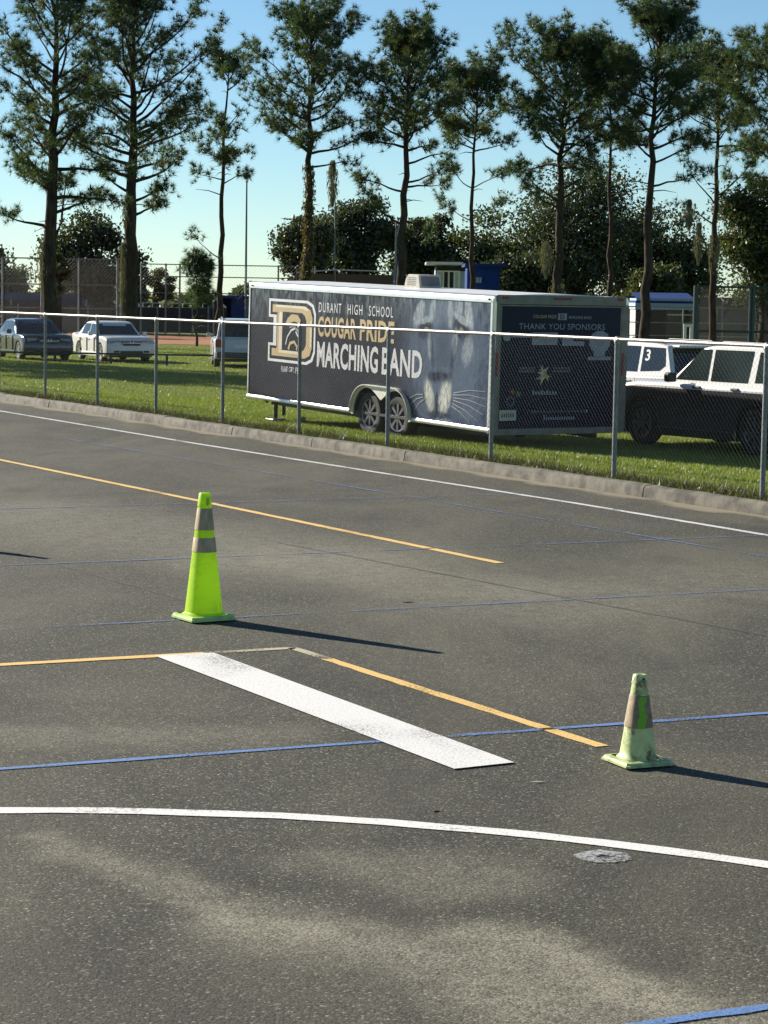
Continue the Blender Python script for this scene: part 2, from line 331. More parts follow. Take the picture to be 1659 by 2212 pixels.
kr = empty('kerb', fp(0, 0), 0); tag(kr, 'weathered concrete kerb below the fence', None, None, 'structure')
rng = random.Random(5)
for k in range(-8, 16):
    s0, s1 = k * 3.0 + 0.9, k * 3.0 + 3.0 + 0.9 - 0.016
    m = MB(); dz = rng.uniform(-0.006, 0.006); dd = rng.uniform(-0.008, 0.008)
    prof = [(-0.255 + dd, -0.05), (-0.235 + dd, 0.105 + dz), (-0.215 + dd, 0.135 + dz), (-0.19 + dd, 0.145 + dz), (-0.085 + dd, 0.145 + dz), (-0.085 + dd, -0.05)]
    nn = len(prof); N = 6; vs_ = []
    for i in range(N + 1):
        s = s0 + (s1 - s0) * i / N
        for (d, z) in prof:
            q = fp(s, d + rng.uniform(-0.004, 0.004), z + (rng.uniform(-0.005, 0.005) if z > 0 else 0)) - fp(0, 0); vs_.append(q)
    fs = [(i * nn + j, i * nn + (j + 1) % nn, (i + 1) * nn + (j + 1) % nn, (i + 1) * nn + j) for i in range(N) for j in range(nn)] + [tuple(range(nn)), tuple(N * nn + j for j in range(nn))]
    m.add(vs_, fs); m.build('kerb_section', CONC, kr, smooth=40)

def ribbon(name, pts, wd, m, z=0.004, ends=None):
    pts = [Vector((p[0], p[1], 0)) for p in pts]; vs_ = []; jr = random.Random(len(name) % 7 + len(pts)); rs = [pts[0]]
    for a, b in zip(pts, pts[1:]):
        k = max(1, int((b - a).length / 0.12)); rs += [a + (b - a) * (j / k) for j in range(1, k + 1)]
    pts = rs
    for i, p in enumerate(pts):
        a = (pts[i] - pts[i - 1]).normalized() if i else None; b = (pts[i + 1] - pts[i]).normalized() if i < len(pts) - 1 else None
        t = ((a or b) + (b or a)).normalized(); n = Vector((-t.y, t.x, 0)); q = t if not ends else None
        vs_ += [p + n * (wd / 2 + jr.gauss(0, 0.0035)), p - n * (wd / 2 + jr.gauss(0, 0.0035))]
    mb = MB(); mb.add([(v.x, v.y, z) for v in vs_], [(2 * i, 2 * i + 1, 2 * i + 3, 2 * i + 2) for i in range(len(pts) - 1)])
    o = mb.build(name, m); o['kind'] = 'structure'; return o
def dense(a, b, n=12): return [(a[0] + (b[0] - a[0]) * i / n, a[1] + (b[1] - a[1]) * i / n) for i in range(n + 1)]
ribbon('white_edge_line', [(-20, 67), (-7.48, 43.8), (-2.98, 35.26), (-0.01, 29.87), (2.19, 25.96), (3.88, 22.68), (9.2, 12.5)], 0.10, PWO)
ribbon('yellow_lane_line', dense((-11.6, 42.3), (1.04, 19.92)), 0.10, PY)
ribbon('yellow_bay_line', dense((-5.0, 12.80), (-1.16, 14.62)), 0.10, PY)
ribbon('faded_yellow_bay_line', [(-1.16, 14.62), (-0.63, 14.88), (-0.58, 14.86)], 0.08, PYO)
ribbon('yellow_bay_line', dense((-0.60, 14.90), (-0.35, 14.46), 3), 0.085, PYO)
ribbon('yellow_bay_line', dense((-0.35, 14.46), (1.17, 11.74)), 0.085, PY)
mb = MB(); mb.add([(-1.47, 14.46, .008), (-1.10, 14.62, .008), (0.68, 11.27, .008), (0.37, 11.09, .008)], [(0, 1, 2, 3)])
o = mb.build('white_stop_bar', PWB); o['kind'] = 'structure'
arc = [(-3.4, 9.85), (-2.6, 9.99), (-1.72, 10.05), (-1.35, 10.075), (-0.99, 10.07), (-0.46, 10.03), (0.02, 9.94), (0.57, 9.78), (0.97, 9.62), (1.34, 9.44), (1.63, 9.28), (2.2, 8.93), (2.9, 8.4)]
ribbon('white_curved_line', arc, 0.115, PW)
ribbon('blue_field_line', dense((-4.0, 9.97), (5.0, 14.05)), 0.055, PB)
ribbon('blue_field_line', dense((-6.0, 13.85), (7.0, 20.3), 14), 0.05, PBO)
ribbon('blue_field_line', dense((-8.0, 22.2), (4.5, 28.5), 14), 0.05, PBO)
ribbon('blue_field_line', dense((-4.4, 18.6), (6.5, 24.0), 14), 0.045, PBO)
ribbon('blue_field_line', dense((-5.0, 35.7), (5.8, 16.8), 14), 0.05, PBO, 0.006)
ribbon('blue_field_line', dense((0.3, 6.9), (3.0, 8.15)), 0.055, PB)
ribbon('paving_seam', dense((-1.0, 21.3), (4.0, 13.9)), 0.03, SEAM, 0.003)
ribbon('paving_seam', dense((-6.0, 24.6), (-1.0, 16.3)), 0.02, SEAM, 0.003)
# sprayed survey ring
m = MB(); q = random.Random(2); nr = 40
V = [(0.95 + (r_ + q.gauss(0, 0.006)) * math.cos(2 * math.pi * k / nr), 9.37 + (r_ * 0.9 + q.gauss(0, 0.006)) * math.sin(2 * math.pi * k / nr), 0.005) for r_ in (0.035, 0.062, 0.09, 0.118) for k in range(nr)]
m.add(V, [(i * nr + k, i * nr + (k + 1) % nr, (i + 1) * nr + (k + 1) % nr, (i + 1) * nr + k) for i in range(3) for k in range(nr)])
o = m.build('sprayed_ring_mark', paint('sprayed_white', (0.42, 0.43, 0.43), 0.62, 70.0)); o['kind'] = 'structure'

# grass blades near the fence and round the trailer
r_ = np.random.default_rng(3)
def blades(name, n, s0, s1, d0, d1, h0, h1, wd, m, dpow=1.0):
    s = r_.uniform(s0, s1, n); d = d0 + (d1 - d0) * r_.random(n) ** dpow
    clump = 0.55 + 0.45 * np.sin(s * 2.1 + 3 * np.sin(d * 1.7)) * np.sin(d * 2.9 + s)
    x = FO.x + FE.x * s + FN.x * d; y = FO.y + FE.y * s + FN.y * d; z = np.array([zg(q) for q in d])
    h = r_.uniform(h0, h1, n) * (0.6 + 0.4 * clump); a = r_.uniform(0, 6.283, n); lean = r_.normal(0, 0.5, (n, 2)) * h[:, None]
    V = np.zeros((n, 3, 3)); V[:, 0] = np.c_[x - np.cos(a) * wd, y - np.sin(a) * wd, z - .005]; V[:, 1] = np.c_[x + np.cos(a) * wd, y + np.sin(a) * wd, z - .005]; V[:, 2] = np.c_[x + lean[:, 0], y + lean[:, 1], z + h]
    o = link(name, npmesh(name, V.reshape(-1, 3), 3), m); return o
o = blades('grass_blades', 230000, -3, 30, -0.06, 11, 0.025, 0.065, 0.006, BLADE, 1.15); tag(o, 'short mown grass blades behind the fence', 'grass', None, 'stuff')
o = blades('grass_blades_far', 130000, -62, 2, 0.0, 26, 0.03, 0.065, 0.013, BLADE); tag(o, 'mown grass blades around the parked sedans', 'grass', None, 'stuff')
o = blades('grass_tufts', 16000, -3, 30, -0.08, 0.25, 0.05, 0.17, 0.007, leafmat('weed_blade', (0.07, 0.085, 0.022), (0.12, 0.10, 0.04), 1.5, 0.3)); tag(o, 'ragged weeds along the kerb', 'weeds', None, 'stuff')

# ------------------------------------------------------------------ chain link fence
H_F = 1.77; SP = 2.984; ZB = 0.125
fe = empty('chain_link_fence', fp(0, 0, ZB), math.atan2(FE.y, FE.x), 'galvanised chain link fence with a pale top rail along the kerb', 'fence')
post_me = MB().tube([(0, 0, -0.1), (0, 0, H_F - 0.07)], 0.030, 10).build('fence_post', GALVP, smooth=40); pm = post_me.data; bpy.data.objects.remove(post_me)
capo = MB().lathe([(0.0, 0.075), (0.02, 0.07), (0.036, 0.04), (0.038, -0.02), (0.032, -0.02)], 10).tube([(-0.05, 0, 0.03), (0.05, 0, 0.03)], 0.034, 8).build('post_cap', GALV, smooth=50); cm = capo.data; bpy.data.objects.remove(capo)
def lattice(wd, ht, pitch, rad):
    mb = MB()
    n = int((wd + ht) / pitch) + 1
    for k in range(n):
        c = k * pitch
        for sgn in (1, -1):
            # x = c - z (sgn 1)  or mirrored
            z0 = max(0, c - wd); z1 = min(ht, c)
            if z1 - z0 < 0.02: continue
            P0, P1 = (c - z0, z0), (c - z1, z1)
            if sgn < 0: P0, P1 = (wd - P0[0], P0[1]), (wd - P1[0], P1[1])
            mb.tube([(P0[0], sgn * rad * 0.9, P0[1]), (P1[0], sgn * rad * 0.9, P1[1])], rad, 3, cap=False)
    return mb
lo = lattice(SP, H_F - 0.05, 0.076, 0.0010).build('wire_mesh', WIRE); lme = lo.data; bpy.data.objects.remove(lo)
for k in range(-5, 14):
    p = link('fence_post', pm, None, fe); p.location = (k * SP, 0, 0)
    c = link('post_cap', cm, None, p); c.location = (0, 0, H_F - 0.07)
    q = link('wire_mesh', lme, None, fe); q.location = (k * SP, -0.036, 0.03)
    MB().tube([(k * SP + 0.003, 0, H_F - 0.035), ((k + 1) * SP, 0, H_F - 0.035)], 0.0235, 10).build('top_rail', GALV, fe, smooth=40)
    for j in (0.33, 0.66):
        MB().tube([(k * SP + SP * j - 0.012, 0, H_F - 0.035), (k * SP + SP * j + 0.012, 0, H_F - 0.035)], 0.0265, 8).build('rail_tie', GALVP, fe)

# ------------------------------------------------------------------ text decals
def text_mesh(body, u0, u1, v0, v1, bold=0.0, spacing=1.0, flip=False, h=0.0015):
    """builds text as a mesh normalised into the box u0..u1 x v0..v1"""
    cu = bpy.data.curves.new('lettering', 'FONT'); cu.body = body; cu.size = 1.0; cu.offset = bold; cu.space_character = spacing; cu.resolution_u = 3; cu.extrude = 0.0
    ob = bpy.data.objects.new('lettering_curve', cu); COL.objects.link(ob)
    dg = bpy.context.evaluated_depsgraph_get(); me = bpy.data.meshes.new_from_object(ob.evaluated_get(dg))
    bpy.data.objects.remove(ob); bpy.data.curves.remove(cu)
    n = len(me.vertices); co = np.zeros(n * 3, dtype=np.float32); me.vertices.foreach_get('co', co); co = co.reshape(-1, 3)
    lo_, hi_ = co.min(0), co.max(0)
    u = u0 + (co[:, 0] - lo_[0]) / (hi_[0] - lo_[0]) * (u1 - u0); v = v0 + (co[:, 1] - lo_[1]) / (hi_[1] - lo_[1]) * (v1 - v0)
    return me, u, v
def put_text(name, parent, m, body, u0, u1, v0, v1, plane, off, bold=0.0, spacing=1.0):
    me, u, v = text_mesh(body, u0, u1, v0, v1, bold, spacing)
    z = np.full_like(u, off); co = np.c_[z, u, v] if plane == 'x' else np.c_[u, z, v]
    me.vertices.foreach_set('co', np.ascontiguousarray(co, dtype=np.float32).ravel()); me.update(); me.materials.clear()
    return link(name, me, m, parent)
def flat(name, parent, m, poly, plane, off, holes=None):
    mb = MB(); mb.add([((off, a, b) if plane == 'x' else (a, off, b)) for a, b in poly], [tuple(range(len(poly)))])
    return mb.build(name, m, parent)
def ring(name, parent, m, outer, inner, plane, off):
    n = len(outer); mb = MB(); pts = list(outer) + list(inner)
    mb.add([((off, a, b) if plane == 'x' else (a, off, b)) for a, b in pts], [(i, (i + 1) % n, n + (i + 1) % n, n + i) for i in range(n)])
    return mb.build(name, m, parent)

# ------------------------------------------------------------------ trailer
TA = Vector((-0.536, 0.844, 0.024)).normalized(); TB = Vector((0.844, 0.536, -0.002)); TB = (TB - TA * TB.dot(TA)).normalized(); TC = TB.cross(TA)
TL, TW, TH = 7.508, 2.549, 2.051
tr = empty('cargo_trailer', (1.557, 33.862, 0.334), 0, 'long navy enclosed cargo trailer with marching band graphics parked behind the fence', 'trailer')
Mx = Matrix((TB, TA, TC)).transposed().to_4x4(); Mx.translation = (1.557, 33.862, 0.334); tr.matrix_world = Mx
def wrap():
    t = NT('printed_wrap'); v = t.pos()
    sx = t.new('ShaderNodeSeparateXYZ'); t.l(v, sx.inputs[0]); along, hgt = sx.outputs['Y'], sx.outputs['Z']
    base = t.mix(t.ramp(t.noise(v, 2.0, 5), [(0.3, 0.0), (0.7, 1.0)]), (0.012, 0.013, 0.022), (0.028, 0.029, 0.042))
    # towards the rear the print turns slate blue
    rear = t.new('ShaderNodeMapRange'); rear.inputs['From Min'].default_value = 2.9; rear.inputs['From Max'].default_value = 1.3; t.l(along, rear.inputs[0])
    slate = t.mix(t.ramp(t.noise(v, 2.6, 6, 0.65, 0.8), [(0.32, 0.0), (0.72, 1.0)]), (0.016, 0.026, 0.062), (0.110, 0.145, 0.21))
    col = t.mix(rear.outputs[0], base, slate)
    # printed smoke along the top, drawn out vertically
    mp = t.new('ShaderNodeMapping'); mp.inputs['Scale'].default_value = (1, 2.6, 0.9); t.l(v, mp.inputs['Vector'])
    nz = t.noise(mp.outputs[0], 1.7, 6, 0.66, 1.6)
    top = t.new('ShaderNodeMapRange'); top.inputs['From Min'].default_value = 1.25; top.inputs['From Max'].default_value = 2.0; t.l(hgt, top.inputs[0])
    k = t.math('MULTIPLY', t.ramp(nz, [(0.46, 0.0), (0.62, 0.9)]), top.outputs[0])
    col = t.mix(k, col, (0.18, 0.21, 0.225))
    # printed face of a big cat over the rear half: soft patches of light and dark fur
    nd = t.new('ShaderNodeTexNoise', Scale=5.0, Detail=6.0, Roughness=0.7); t.l(v, nd.inputs['Vector'])
    mo = t.new('ShaderNodeVectorMath'); mo.operation = 'MULTIPLY_ADD'; t.l(nd.outputs['Color'], mo.inputs[0]); mo.inputs[1].default_value = (0, 0.12, 0.20); t.l(v, mo.inputs[2])
    streak = t.noise(mp.outputs[0], 7.0, 6, 0.75, 0.4)
    def patch(cu, cz, ru, rz, tilt, c, amt, soft=0.30):
        nonlocal col
        m_ = t.new('ShaderNodeMapping'); m_.vector_type = 'TEXTURE'; m_.inputs['Location'].default_value = (0, cu + 0.08, cz + 0.11); m_.inputs['Rotation'].default_value = (tilt, 0, 0); m_.inputs['Scale'].default_value = (1000, ru, rz)
        t.l(mo.outputs[0], m_.inputs['Vector']); ln = t.new('ShaderNodeVectorMath'); ln.operation = 'LENGTH'; t.l(m_.outputs[0], ln.inputs[0])
        mr = t.new('ShaderNodeMapRange'); mr.inputs['From Min'].default_value = 1.0 - soft; mr.inputs['From Max'].default_value = 1.0 + soft; mr.inputs['To Min'].default_value = amt; mr.inputs['To Max'].default_value = 0.0; mr.interpolation_type = 'SMOOTHSTEP'
        t.l(ln.outputs['Value'], mr.inputs[0])
        col = t.mix(t.math('MULTIPLY', mr.outputs[0], t.ramp(streak, [(0.36, 0.20), (0.58, 1.0)])), col, c)
    LG, MG, DK, CR = (0.40, 0.44, 0.45), (0.105, 0.145, 0.205), (0.007, 0.009, 0.020), (0.66, 0.66, 0.56)
    for a_ in [(1.25, 1.10, 0.95, 0.95, 0, MG, 0.85, 0.45), (1.30, 1.72, 0.50, 0.20, 0, (0.17, 0.21, 0.25), 0.7), (0.55, 0.95, 0.22, 0.50, 0.2, MG, 0.7), (2.05, 0.95, 0.16, 0.50, -0.2, MG, 0.5),
               (2.0, 1.68, 0.12, 0.24, 0.5, LG, 0.9), (0.62, 1.72, 0.10, 0.26, -0.3, LG, 0.95), (1.62, 1.75, 0.07, 0.22, 0.2, LG, 0.7), (1.12, 1.72, 0.07, 0.24, -0.15, LG, 0.7), (0.88, 1.82, 0.10, 0.12, 0, LG, 0.7),
               (0.80, 1.50, 0.26, 0.15, 0.35, DK, 1.0), (1.80, 1.45, 0.20, 0.15, -0.35, DK, 1.0), (0.80, 1.64, 0.24, 0.05, 0.35, LG, 0.9), (1.80, 1.60, 0.20, 0.05, -0.35, LG, 0.8), (0.80, 1.49, 0.06, 0.045, 0, (0.30, 0.28, 0.16), 0.9), (1.78, 1.44, 0.05, 0.045, 0, (0.30, 0.28, 0.16), 0.9), (0.98, 1.28, 0.06, 0.22, 0.1, LG, 0.8), (0.62, 1.18, 0.14, 0.22, 0.2, LG, 0.6), (1.66, 1.22, 0.06, 0.22, -0.1, LG, 0.6),
               (1.30, 1.15, 0.20, 0.45, 0, (0.055, 0.075, 0.105), 0.8), (1.58, 1.05, 0.05, 0.35, -0.15, DK, 0.7), (1.02, 1.05, 0.05, 0.35, 0.15, DK, 0.7), (1.38, 0.74, 0.30, 0.10, 0, DK, 1.0), (1.30, 0.84, 0.30, 0.05, 0, MG, 0.7),
               (1.64, 0.44, 0.11, 0.24, -0.35, CR, 0.9, 0.5), (1.20, 0.42, 0.14, 0.26, 0.35, CR, 0.95, 0.45), (1.42, 0.30, 0.05, 0.20, 0, DK, 0.9), (1.36, 0.14, 0.30, 0.06, 0, DK, 0.9), (1.25, 0.04, 0.3, 0.05, 0, LG, 0.5)]: patch(*a_)
    t.l(col, t.b.inputs['Base Color']); t.b.inputs['Roughness'].default_value = 0.20
    t.b.inputs['Specular IOR Level'].default_value = 0.30
    t.bump(t.noise(v, 1.6, 2), 0.15, 0.02)
    return t.m
WRAP = wrap()
WELL = [(2.20, 0.045)] + [(2.62 - 0.42 * math.cos(R(a)), 0.02 + 0.42 * math.sin(R(a))) for a in range(10, 121, 10)] + [(3.04, 0.26)] + [(3.46 - 0.42 * math.cos(R(a)), 0.02 + 0.42 * math.sin(R(a))) for a in range(60, 171, 10)] + [(3.88, 0.045)]
side = MB().prism([(0.05, 0.045)] + WELL + [(TL - 0.05, 0.045), (TL - 0.05, TH - 0.10), (0.05, TH - 0.10)], 'x', 0.0, 0.03).build('side_panel', WRAP, tr)
MB().box(TW - 0.03, TW, 0.05, TL - 0.05, 0.045, TH - 0.10).build('side_panel', NAVY, tr)
MB().box(0.03, TW - 0.03, TL - 0.03, TL, 0.045, TH - 0.10).build('front_panel', NAVY, tr)
MB().box(0.03, TW - 0.03, 0.04, TL - 0.03, 0.0, 0.04).build('floor', BLACK, tr)
m = MB(); n = 8
rp = [(0.05 + (TW - 0.1) * i / n, TH - 0.012 + 0.04 * math.sin(math.pi * i / n)) for i in range(n + 1)] + [(TW - 0.05, TH - 0.06), (0.05, TH - 0.06)]
m.prism(rp, 'y', 0.02, TL - 0.02); m.build('roof', WHT, tr, smooth=30)
def quarter(x_out, sgn, z0, z1, rad):   # rounded cove trim profile
    pts = [(x_out, z0), (x_out, z1 - rad)] + [(x_out + sgn * (rad - rad * math.cos(a)), z1 - rad + rad * math.sin(a)) for a in [R(15 * k) for k in range(1, 7)]] + [(x_out + sgn * (rad + 0.03), z1), (x_out + sgn * (rad + 0.03), z0)]
    return pts
MB().prism(quarter(-0.012, 1, TH - 0.115, TH, 0.07), 'y', 0.0, TL).build('roof_cove_trim', ALU, tr, smooth=35)
MB().prism(quarter(TW + 0.012, -1, TH - 0.115, TH, 0.07), 'y', 0.0, TL).build('roof_cove_trim', ALU, tr, smooth=35)
for y0, y1 in ((0.0, 2.15), (3.94, TL)):
    MB().prism([(-0.014, -0.01), (-0.022, 0.005), (-0.022, 0.03), (-0.010, 0.055), (0.04, 0.055), (0.04, -0.01)], 'y', y0, y1).build('bottom_rail_trim', ALU, tr, smooth=50)
MB().prism([(TW + 0.014, -0.01), (TW + 0.02, 0.02), (TW + 0.010, 0.055), (TW - 0.04, 0.055), (TW - 0.04, -0.01)], 'y', 0.0, TL).build('bottom_rail_trim', ALU, tr)
MB().prism([(-0.012, TL - 0.05), (-0.012, TL - 0.01), (0.01, TL + 0.012), (0.06, TL + 0.012), (0.06, TL - 0.05)], 'z', 0.0, TH - 0.10).build('corner_post', ALU, tr)
MB().prism([(TW + 0.012, TL - 0.05), (TW + 0.012, TL - 0.01), (TW - 0.01, TL + 0.012), (TW - 0.06, TL + 0.012), (TW - 0.06, TL - 0.05)], 'z', 0.0, TH - 0.10).build('corner_post', ALU, tr)
MB().prism([(-0.012, 0.05), (-0.012, 0.0), (0.0, -0.012), (0.055, -0.012), (0.055, 0.05)], 'z', -0.02, TH - 0.10).build('corner_post', ALU, tr)
# rear frame and ramp door
MB().box(0.055, TW - 0.055, -0.022, 0.04, TH - 0.135, TH + 0.005).build('rear_header', FRAME, tr, bevel=0.006)
MB().box(0.056, 0.125, -0.018, 0.04, 0.0, TH - 0.137).build('rear_frame_post', FRAME, tr, bevel=0.004)
MB().box(TW - 0.125, TW + 0.012, -0.018, 0.05, 0.0, TH - 0.137).build('rear_frame_post', FRAME, tr, bevel=0.004)
MB().box(0.055, TW - 0.055, -0.02, 0.04, -0.05, 0.045).build('rear_sill', FRAME, tr, bevel=0.004)
door = MB().box(0.13, TW - 0.13, -0.012, 0.03, 0.05, TH - 0.142).build('ramp_door', NAVY, tr)
for a, b in ((0.128, 0.150), (TW - 0.15, TW - 0.128)): MB().box(a, b, -0.016, -0.0125, 0.05, TH - 0.142).build('door_edge_trim', FRAME, door)
MB().box(0.152, TW - 0.152, -0.016, -0.0125, TH - 0.162, TH - 0.142).build('door_edge_trim', FRAME, door)
for a, b in ((0.15, 0.25), (2.33, 2.44)): MB().box(a, b, -0.036, -0.022, TH - 0.055, TH - 0.020).build('marker_light', REDL, tr, bevel=0.004)
MB().box(1.10, 1.43, -0.036, -0.022, TH - 0.055, TH - 0.022).build('marker_light_bar', REDL, tr, bevel=0.004)
MB().box(0.062, 0.098, -0.030, -0.0185, 0.84, 1.19).build('tail_light', REDL, tr, bevel=0.006)
MB().box(TW - 0.098, TW - 0.062, -0.030, -0.0185, 0.84, 1.19).build('tail_light', REDL, tr, bevel=0.006)
for yy in (0.10, TL - 0.12): MB().lathe([(0.0, -0.035), (0.018, -0.03), (0.024, -0.012)], 10, 'y').build('marker_lamp', mat('amber_lens', (0.40, 0.22, 0.03), rough=0.3), tr).matrix_local = Matrix.Translation((0.0, yy, TH - 0.06)) @ Matrix.Rotation(R(-90), 4, 'Z')
# rear door print
D = -0.0155
put_text('door_lettering', door, DOORP, 'THANK YOU SPONSORS', 0.47, 2.10, 1.545, 1.635, 'y', D, 0.0, 1.05)
put_text('door_lettering', door, GOLD, 'COUGAR PRIDE', 0.73, 1.16, 1.715, 1.765, 'y', D, 0.01)
put_text('door_lettering', door, DOORP, 'MARCHING BAND', 1.40, 1.83, 1.71, 1.755, 'y', D, 0.01)
flat('door_emblem', door, GREYP, [(1.19, 1.69), (1.36, 1.69), (1.36, 1.79), (1.19, 1.79)], 'y', D)
put_text('door_lettering', door, NAVY, 'D', 1.235, 1.315, 1.705, 1.775, 'y', D - 0.002, 0.02)
flat('sponsor_panel', door, DOORP, [(0.19, 1.40), (0.22, 1.37), (0.30, 1.37), (0.32, 1.40), (0.32, 1.50), (0.19, 1.50)], 'y', D)
flat('sponsor_panel', door, GREYP, [(0.34, 1.42), (0.70, 1.42), (0.70, 1.475), (0.34, 1.475)], 'y', D)
flat('sponsor_panel', door, DOORP, [(0.72, 1.31), (1.20, 1.31), (1.20, 1.50), (0.72, 1.50)], 'y', D)
flat('sponsor_mark', door, REDP, [(0.75, 1.41), (0.83, 1.41), (0.83, 1.48), (0.75, 1.48)], 'y', D - 0.002)
flat('sponsor_mark', door, REDP, [(0.90, 1.44), (1.17, 1.44), (1.17, 1.475), (0.90, 1.475)], 'y', D - 0.002)
flat('sponsor_mark', door, GREYP, [(0.88, 1.36), (1.17, 1.36), (1.17, 1.40), (0.88, 1.40)], 'y', D - 0.002)
flat('sponsor_panel', door, DOORP, [(1.29, 1.30), (1.71, 1.30), (1.71, 1.37), (1.50, 1.37), (1.50, 1.46), (1.29, 1.46)], 'y', D)
flat('sponsor_mark', door, GREYP, [(1.34, 1.34), (1.47, 1.34), (1.47, 1.44), (1.34, 1.44)], 'y', D - 0.002)
flat('sponsor_mark', door, NAVY, [(1.53, 1.39), (1.72, 1.39), (1.72, 1.43), (1.53, 1.43)], 'y', D - 0.001)
cx, cz = 2.01, 1.36
flat('sponsor_panel', door, DOORP, [(cx + 0.20 * math.cos(2 * math.pi * k / 24) * (1.0 + 0.06 * (k % 2)), cz + 0.17 * math.sin(2 * math.pi * k / 24) * (1.0 + 0.06 * (k % 2))) for k in range(24)], 'y', D)
flat('sponsor_panel', door, DOORP, [(1.90, 1.14), (2.12, 1.14), (2.12, 1.27), (1.90, 1.27)], 'y', D - 0.001)
flat('sponsor_panel', door, DOORP, [(1.79, 1.08), (2.24, 1.08), (2.24, 1.135), (1.79, 1.135)], 'y', D)
flat('sponsor_mark', door, GREYP, [(cx + 0.11 * math.cos(2 * math.pi * k / 16), cz + 0.02 + 0.085 * math.sin(2 * math.pi * k / 16)) for k in range(16)], 'y', D - 0.002)
for a, b in ((0.49, 0.80), (1.13, 1.46)):
    flat('sponsor_panel', door, DIMP, [(a, 0.895), (b, 0.895), (b, 0.935), (a, 0.935)], 'y', D); flat('sponsor_panel', door, DIMP, [(a + .02, 0.945), (b - .01, 0.945), (b, 0.975), (a, 0.975)], 'y', D)
rr = random.Random(8)
for k in range(17):   # gold burst
    a = k * 0.37 * 2.4; l = rr.uniform(0.07, 0.19); wq = 0.03; px_, pz_ = 0.96 + rr.uniform(-.04, .04), 0.86 + rr.uniform(-.04, .04)
    flat('gold_burst', door, GOLD if k % 3 else PALEG, [(px_ - wq * math.sin(a), pz_ + wq * math.cos(a)), (px_ + l * math.cos(a), pz_ + l * math.sin(a) * 0.85), (px_ + wq * math.sin(a), pz_ - wq * math.cos(a))], 'y', D - 0.0003 * k)
for k in range(9):
    u = 0.76 + 0.053 * k; hh = (0.07, 0.05, 0.05, 0.07, 0.05, 0.07, 0.05, 0.05, 0.05)[k]
    flat('sponsor_lettering', door, DOORP, [(u, 0.555), (u + 0.036, 0.555), (u + 0.040, 0.555 + hh), (u + 0.006, 0.555 + hh)], 'y', D)
for k in range(14):
    u = 0.99 + 0.043 * k; hh = 0.075 if k == 0 else 0.045
    flat('sponsor_lettering', door, GREYP, [(u, 0.17), (u + 0.027, 0.17), (u + 0.03, 0.17 + hh), (u + 0.004, 0.17 + hh)], 'y', D)
for k in range(20):
    u = 0.75 + 0.055 * k; flat('sponsor_lettering', door, DIMP if k < 19 else GOLD, [(u, 0.28), (u + 0.036, 0.28), (u + 0.036, 0.315), (u, 0.315)], 'y', D)
for k in range(10):
    a = 2 * math.pi * k / 10; c0, s0 = math.cos(a), math.sin(a)
    flat('sponsor_mark', door, GREYP, [(0.36 + 0.05 * c0 - 0.01 * s0, 0.46 + 0.05 * s0 + 0.01 * c0), (0.36 + 0.10 * c0, 0.46 + 0.10 * s0), (0.36 + 0.05 * c0 + 0.01 * s0, 0.46 + 0.05 * s0 - 0.01 * c0)], 'y', D)
flat('sponsor_mark', door, REDP, [(0.34, 0.60), (0.44, 0.56), (0.40, 0.65)], 'y', D); flat('sponsor_mark', door, mat('green_print', (0.05, 0.16, 0.05)), [(0.45, 0.55), (0.54, 0.52), (0.56, 0.60), (0.47, 0.62)], 'y', D)
pl = MB().box(0.16, 0.47, -0.024, -0.019, 0.17, 0.33).build('licence_plate', mat('plate_paint', (0.52, 0.50, 0.38), (0.42, 0.41, 0.30), rough=0.5, scale=12), tr)
for k in range(6): flat('plate_character', pl, DIMP, [(0.20 + 0.04 * k, 0.22), (0.225 + 0.04 * k, 0.22), (0.225 + 0.04 * k, 0.28), (0.20 + 0.04 * k, 0.28)], 'y', -0.0255)
# side print (u = distance from the rear corner; it reads towards the rear)
X = -0.0035
def S(name, m, poly, off=X): return flat(name, side, m, poly, 'x', off)
def dshape(uL, uR, z0, z1, serif, rad):
    return [(uL, z1), (uR + rad, z1), (uR + rad * 0.3, z1 - rad * 0.3 * 0.8), (uR, z1 - rad * 0.8), (uR, z0 + rad * 0.8), (uR + rad * 0.3, z0 + rad * 0.3 * 0.8), (uR + rad, z0), (uL, z0), (uL, z0 + serif), (uL - 0.17, z0 + serif), (uL - 0.17, z1 - serif), (uL, z1 - serif)]
o1 = dshape(6.79, 5.18, 0.69, 1.775, 0.32, 0.27); i1 = dshape(6.735, 5.235, 0.735, 1.73, 0.23, 0.25)
o1b = [(a, b) for a, b in o1]; i1b = [(a - (0.055 if k in (9, 10) else 0), b) for k, (a, b) in enumerate(i1)]
ring('emblem_outline', side, WPR, o1b, i1b, 'x', X)
o2 = dshape(6.66, 5.29, 0.79, 1.675, 0.13, 0.24); i2 = dshape(6.36, 5.48, 0.90, 1.56, 0.0, 0.17)
i2 = [(6.30, 1.56), (5.65, 1.56), (5.55, 1.52), (5.49, 1.42), (5.49, 1.02), (5.55, 0.94), (5.65, 0.90), (6.30, 0.90), (6.30, 0.92), (6.30, 0.94), (6.30, 1.52), (6.30, 1.54)]
ring('emblem_letter', side, GOLD, o2, i2, 'x', X)
# lighter bevel of the letter
S('emblem_highlight', PALEG, [(6.42, 1.56), (6.31, 1.545), (6.31, 0.91), (6.42, 0.90)], X - 0.002)
S('emblem_highlight', PALEG, [(6.55, 1.675), (5.55, 1.675), (5.40, 1.61), (5.46, 1.60), (5.62, 1.63), (6.55, 1.63)], X - 0.002)
S('emblem_highlight', PALEG, [(5.30, 1.45), (5.30, 0.98), (5.36, 1.0), (5.36, 1.44)], X - 0.002)
S('emblem_highlight', PALEG, [(6.42, 0.895), (5.70, 0.895), (5.72, 0.85), (6.42, 0.85)], X - 0.002)
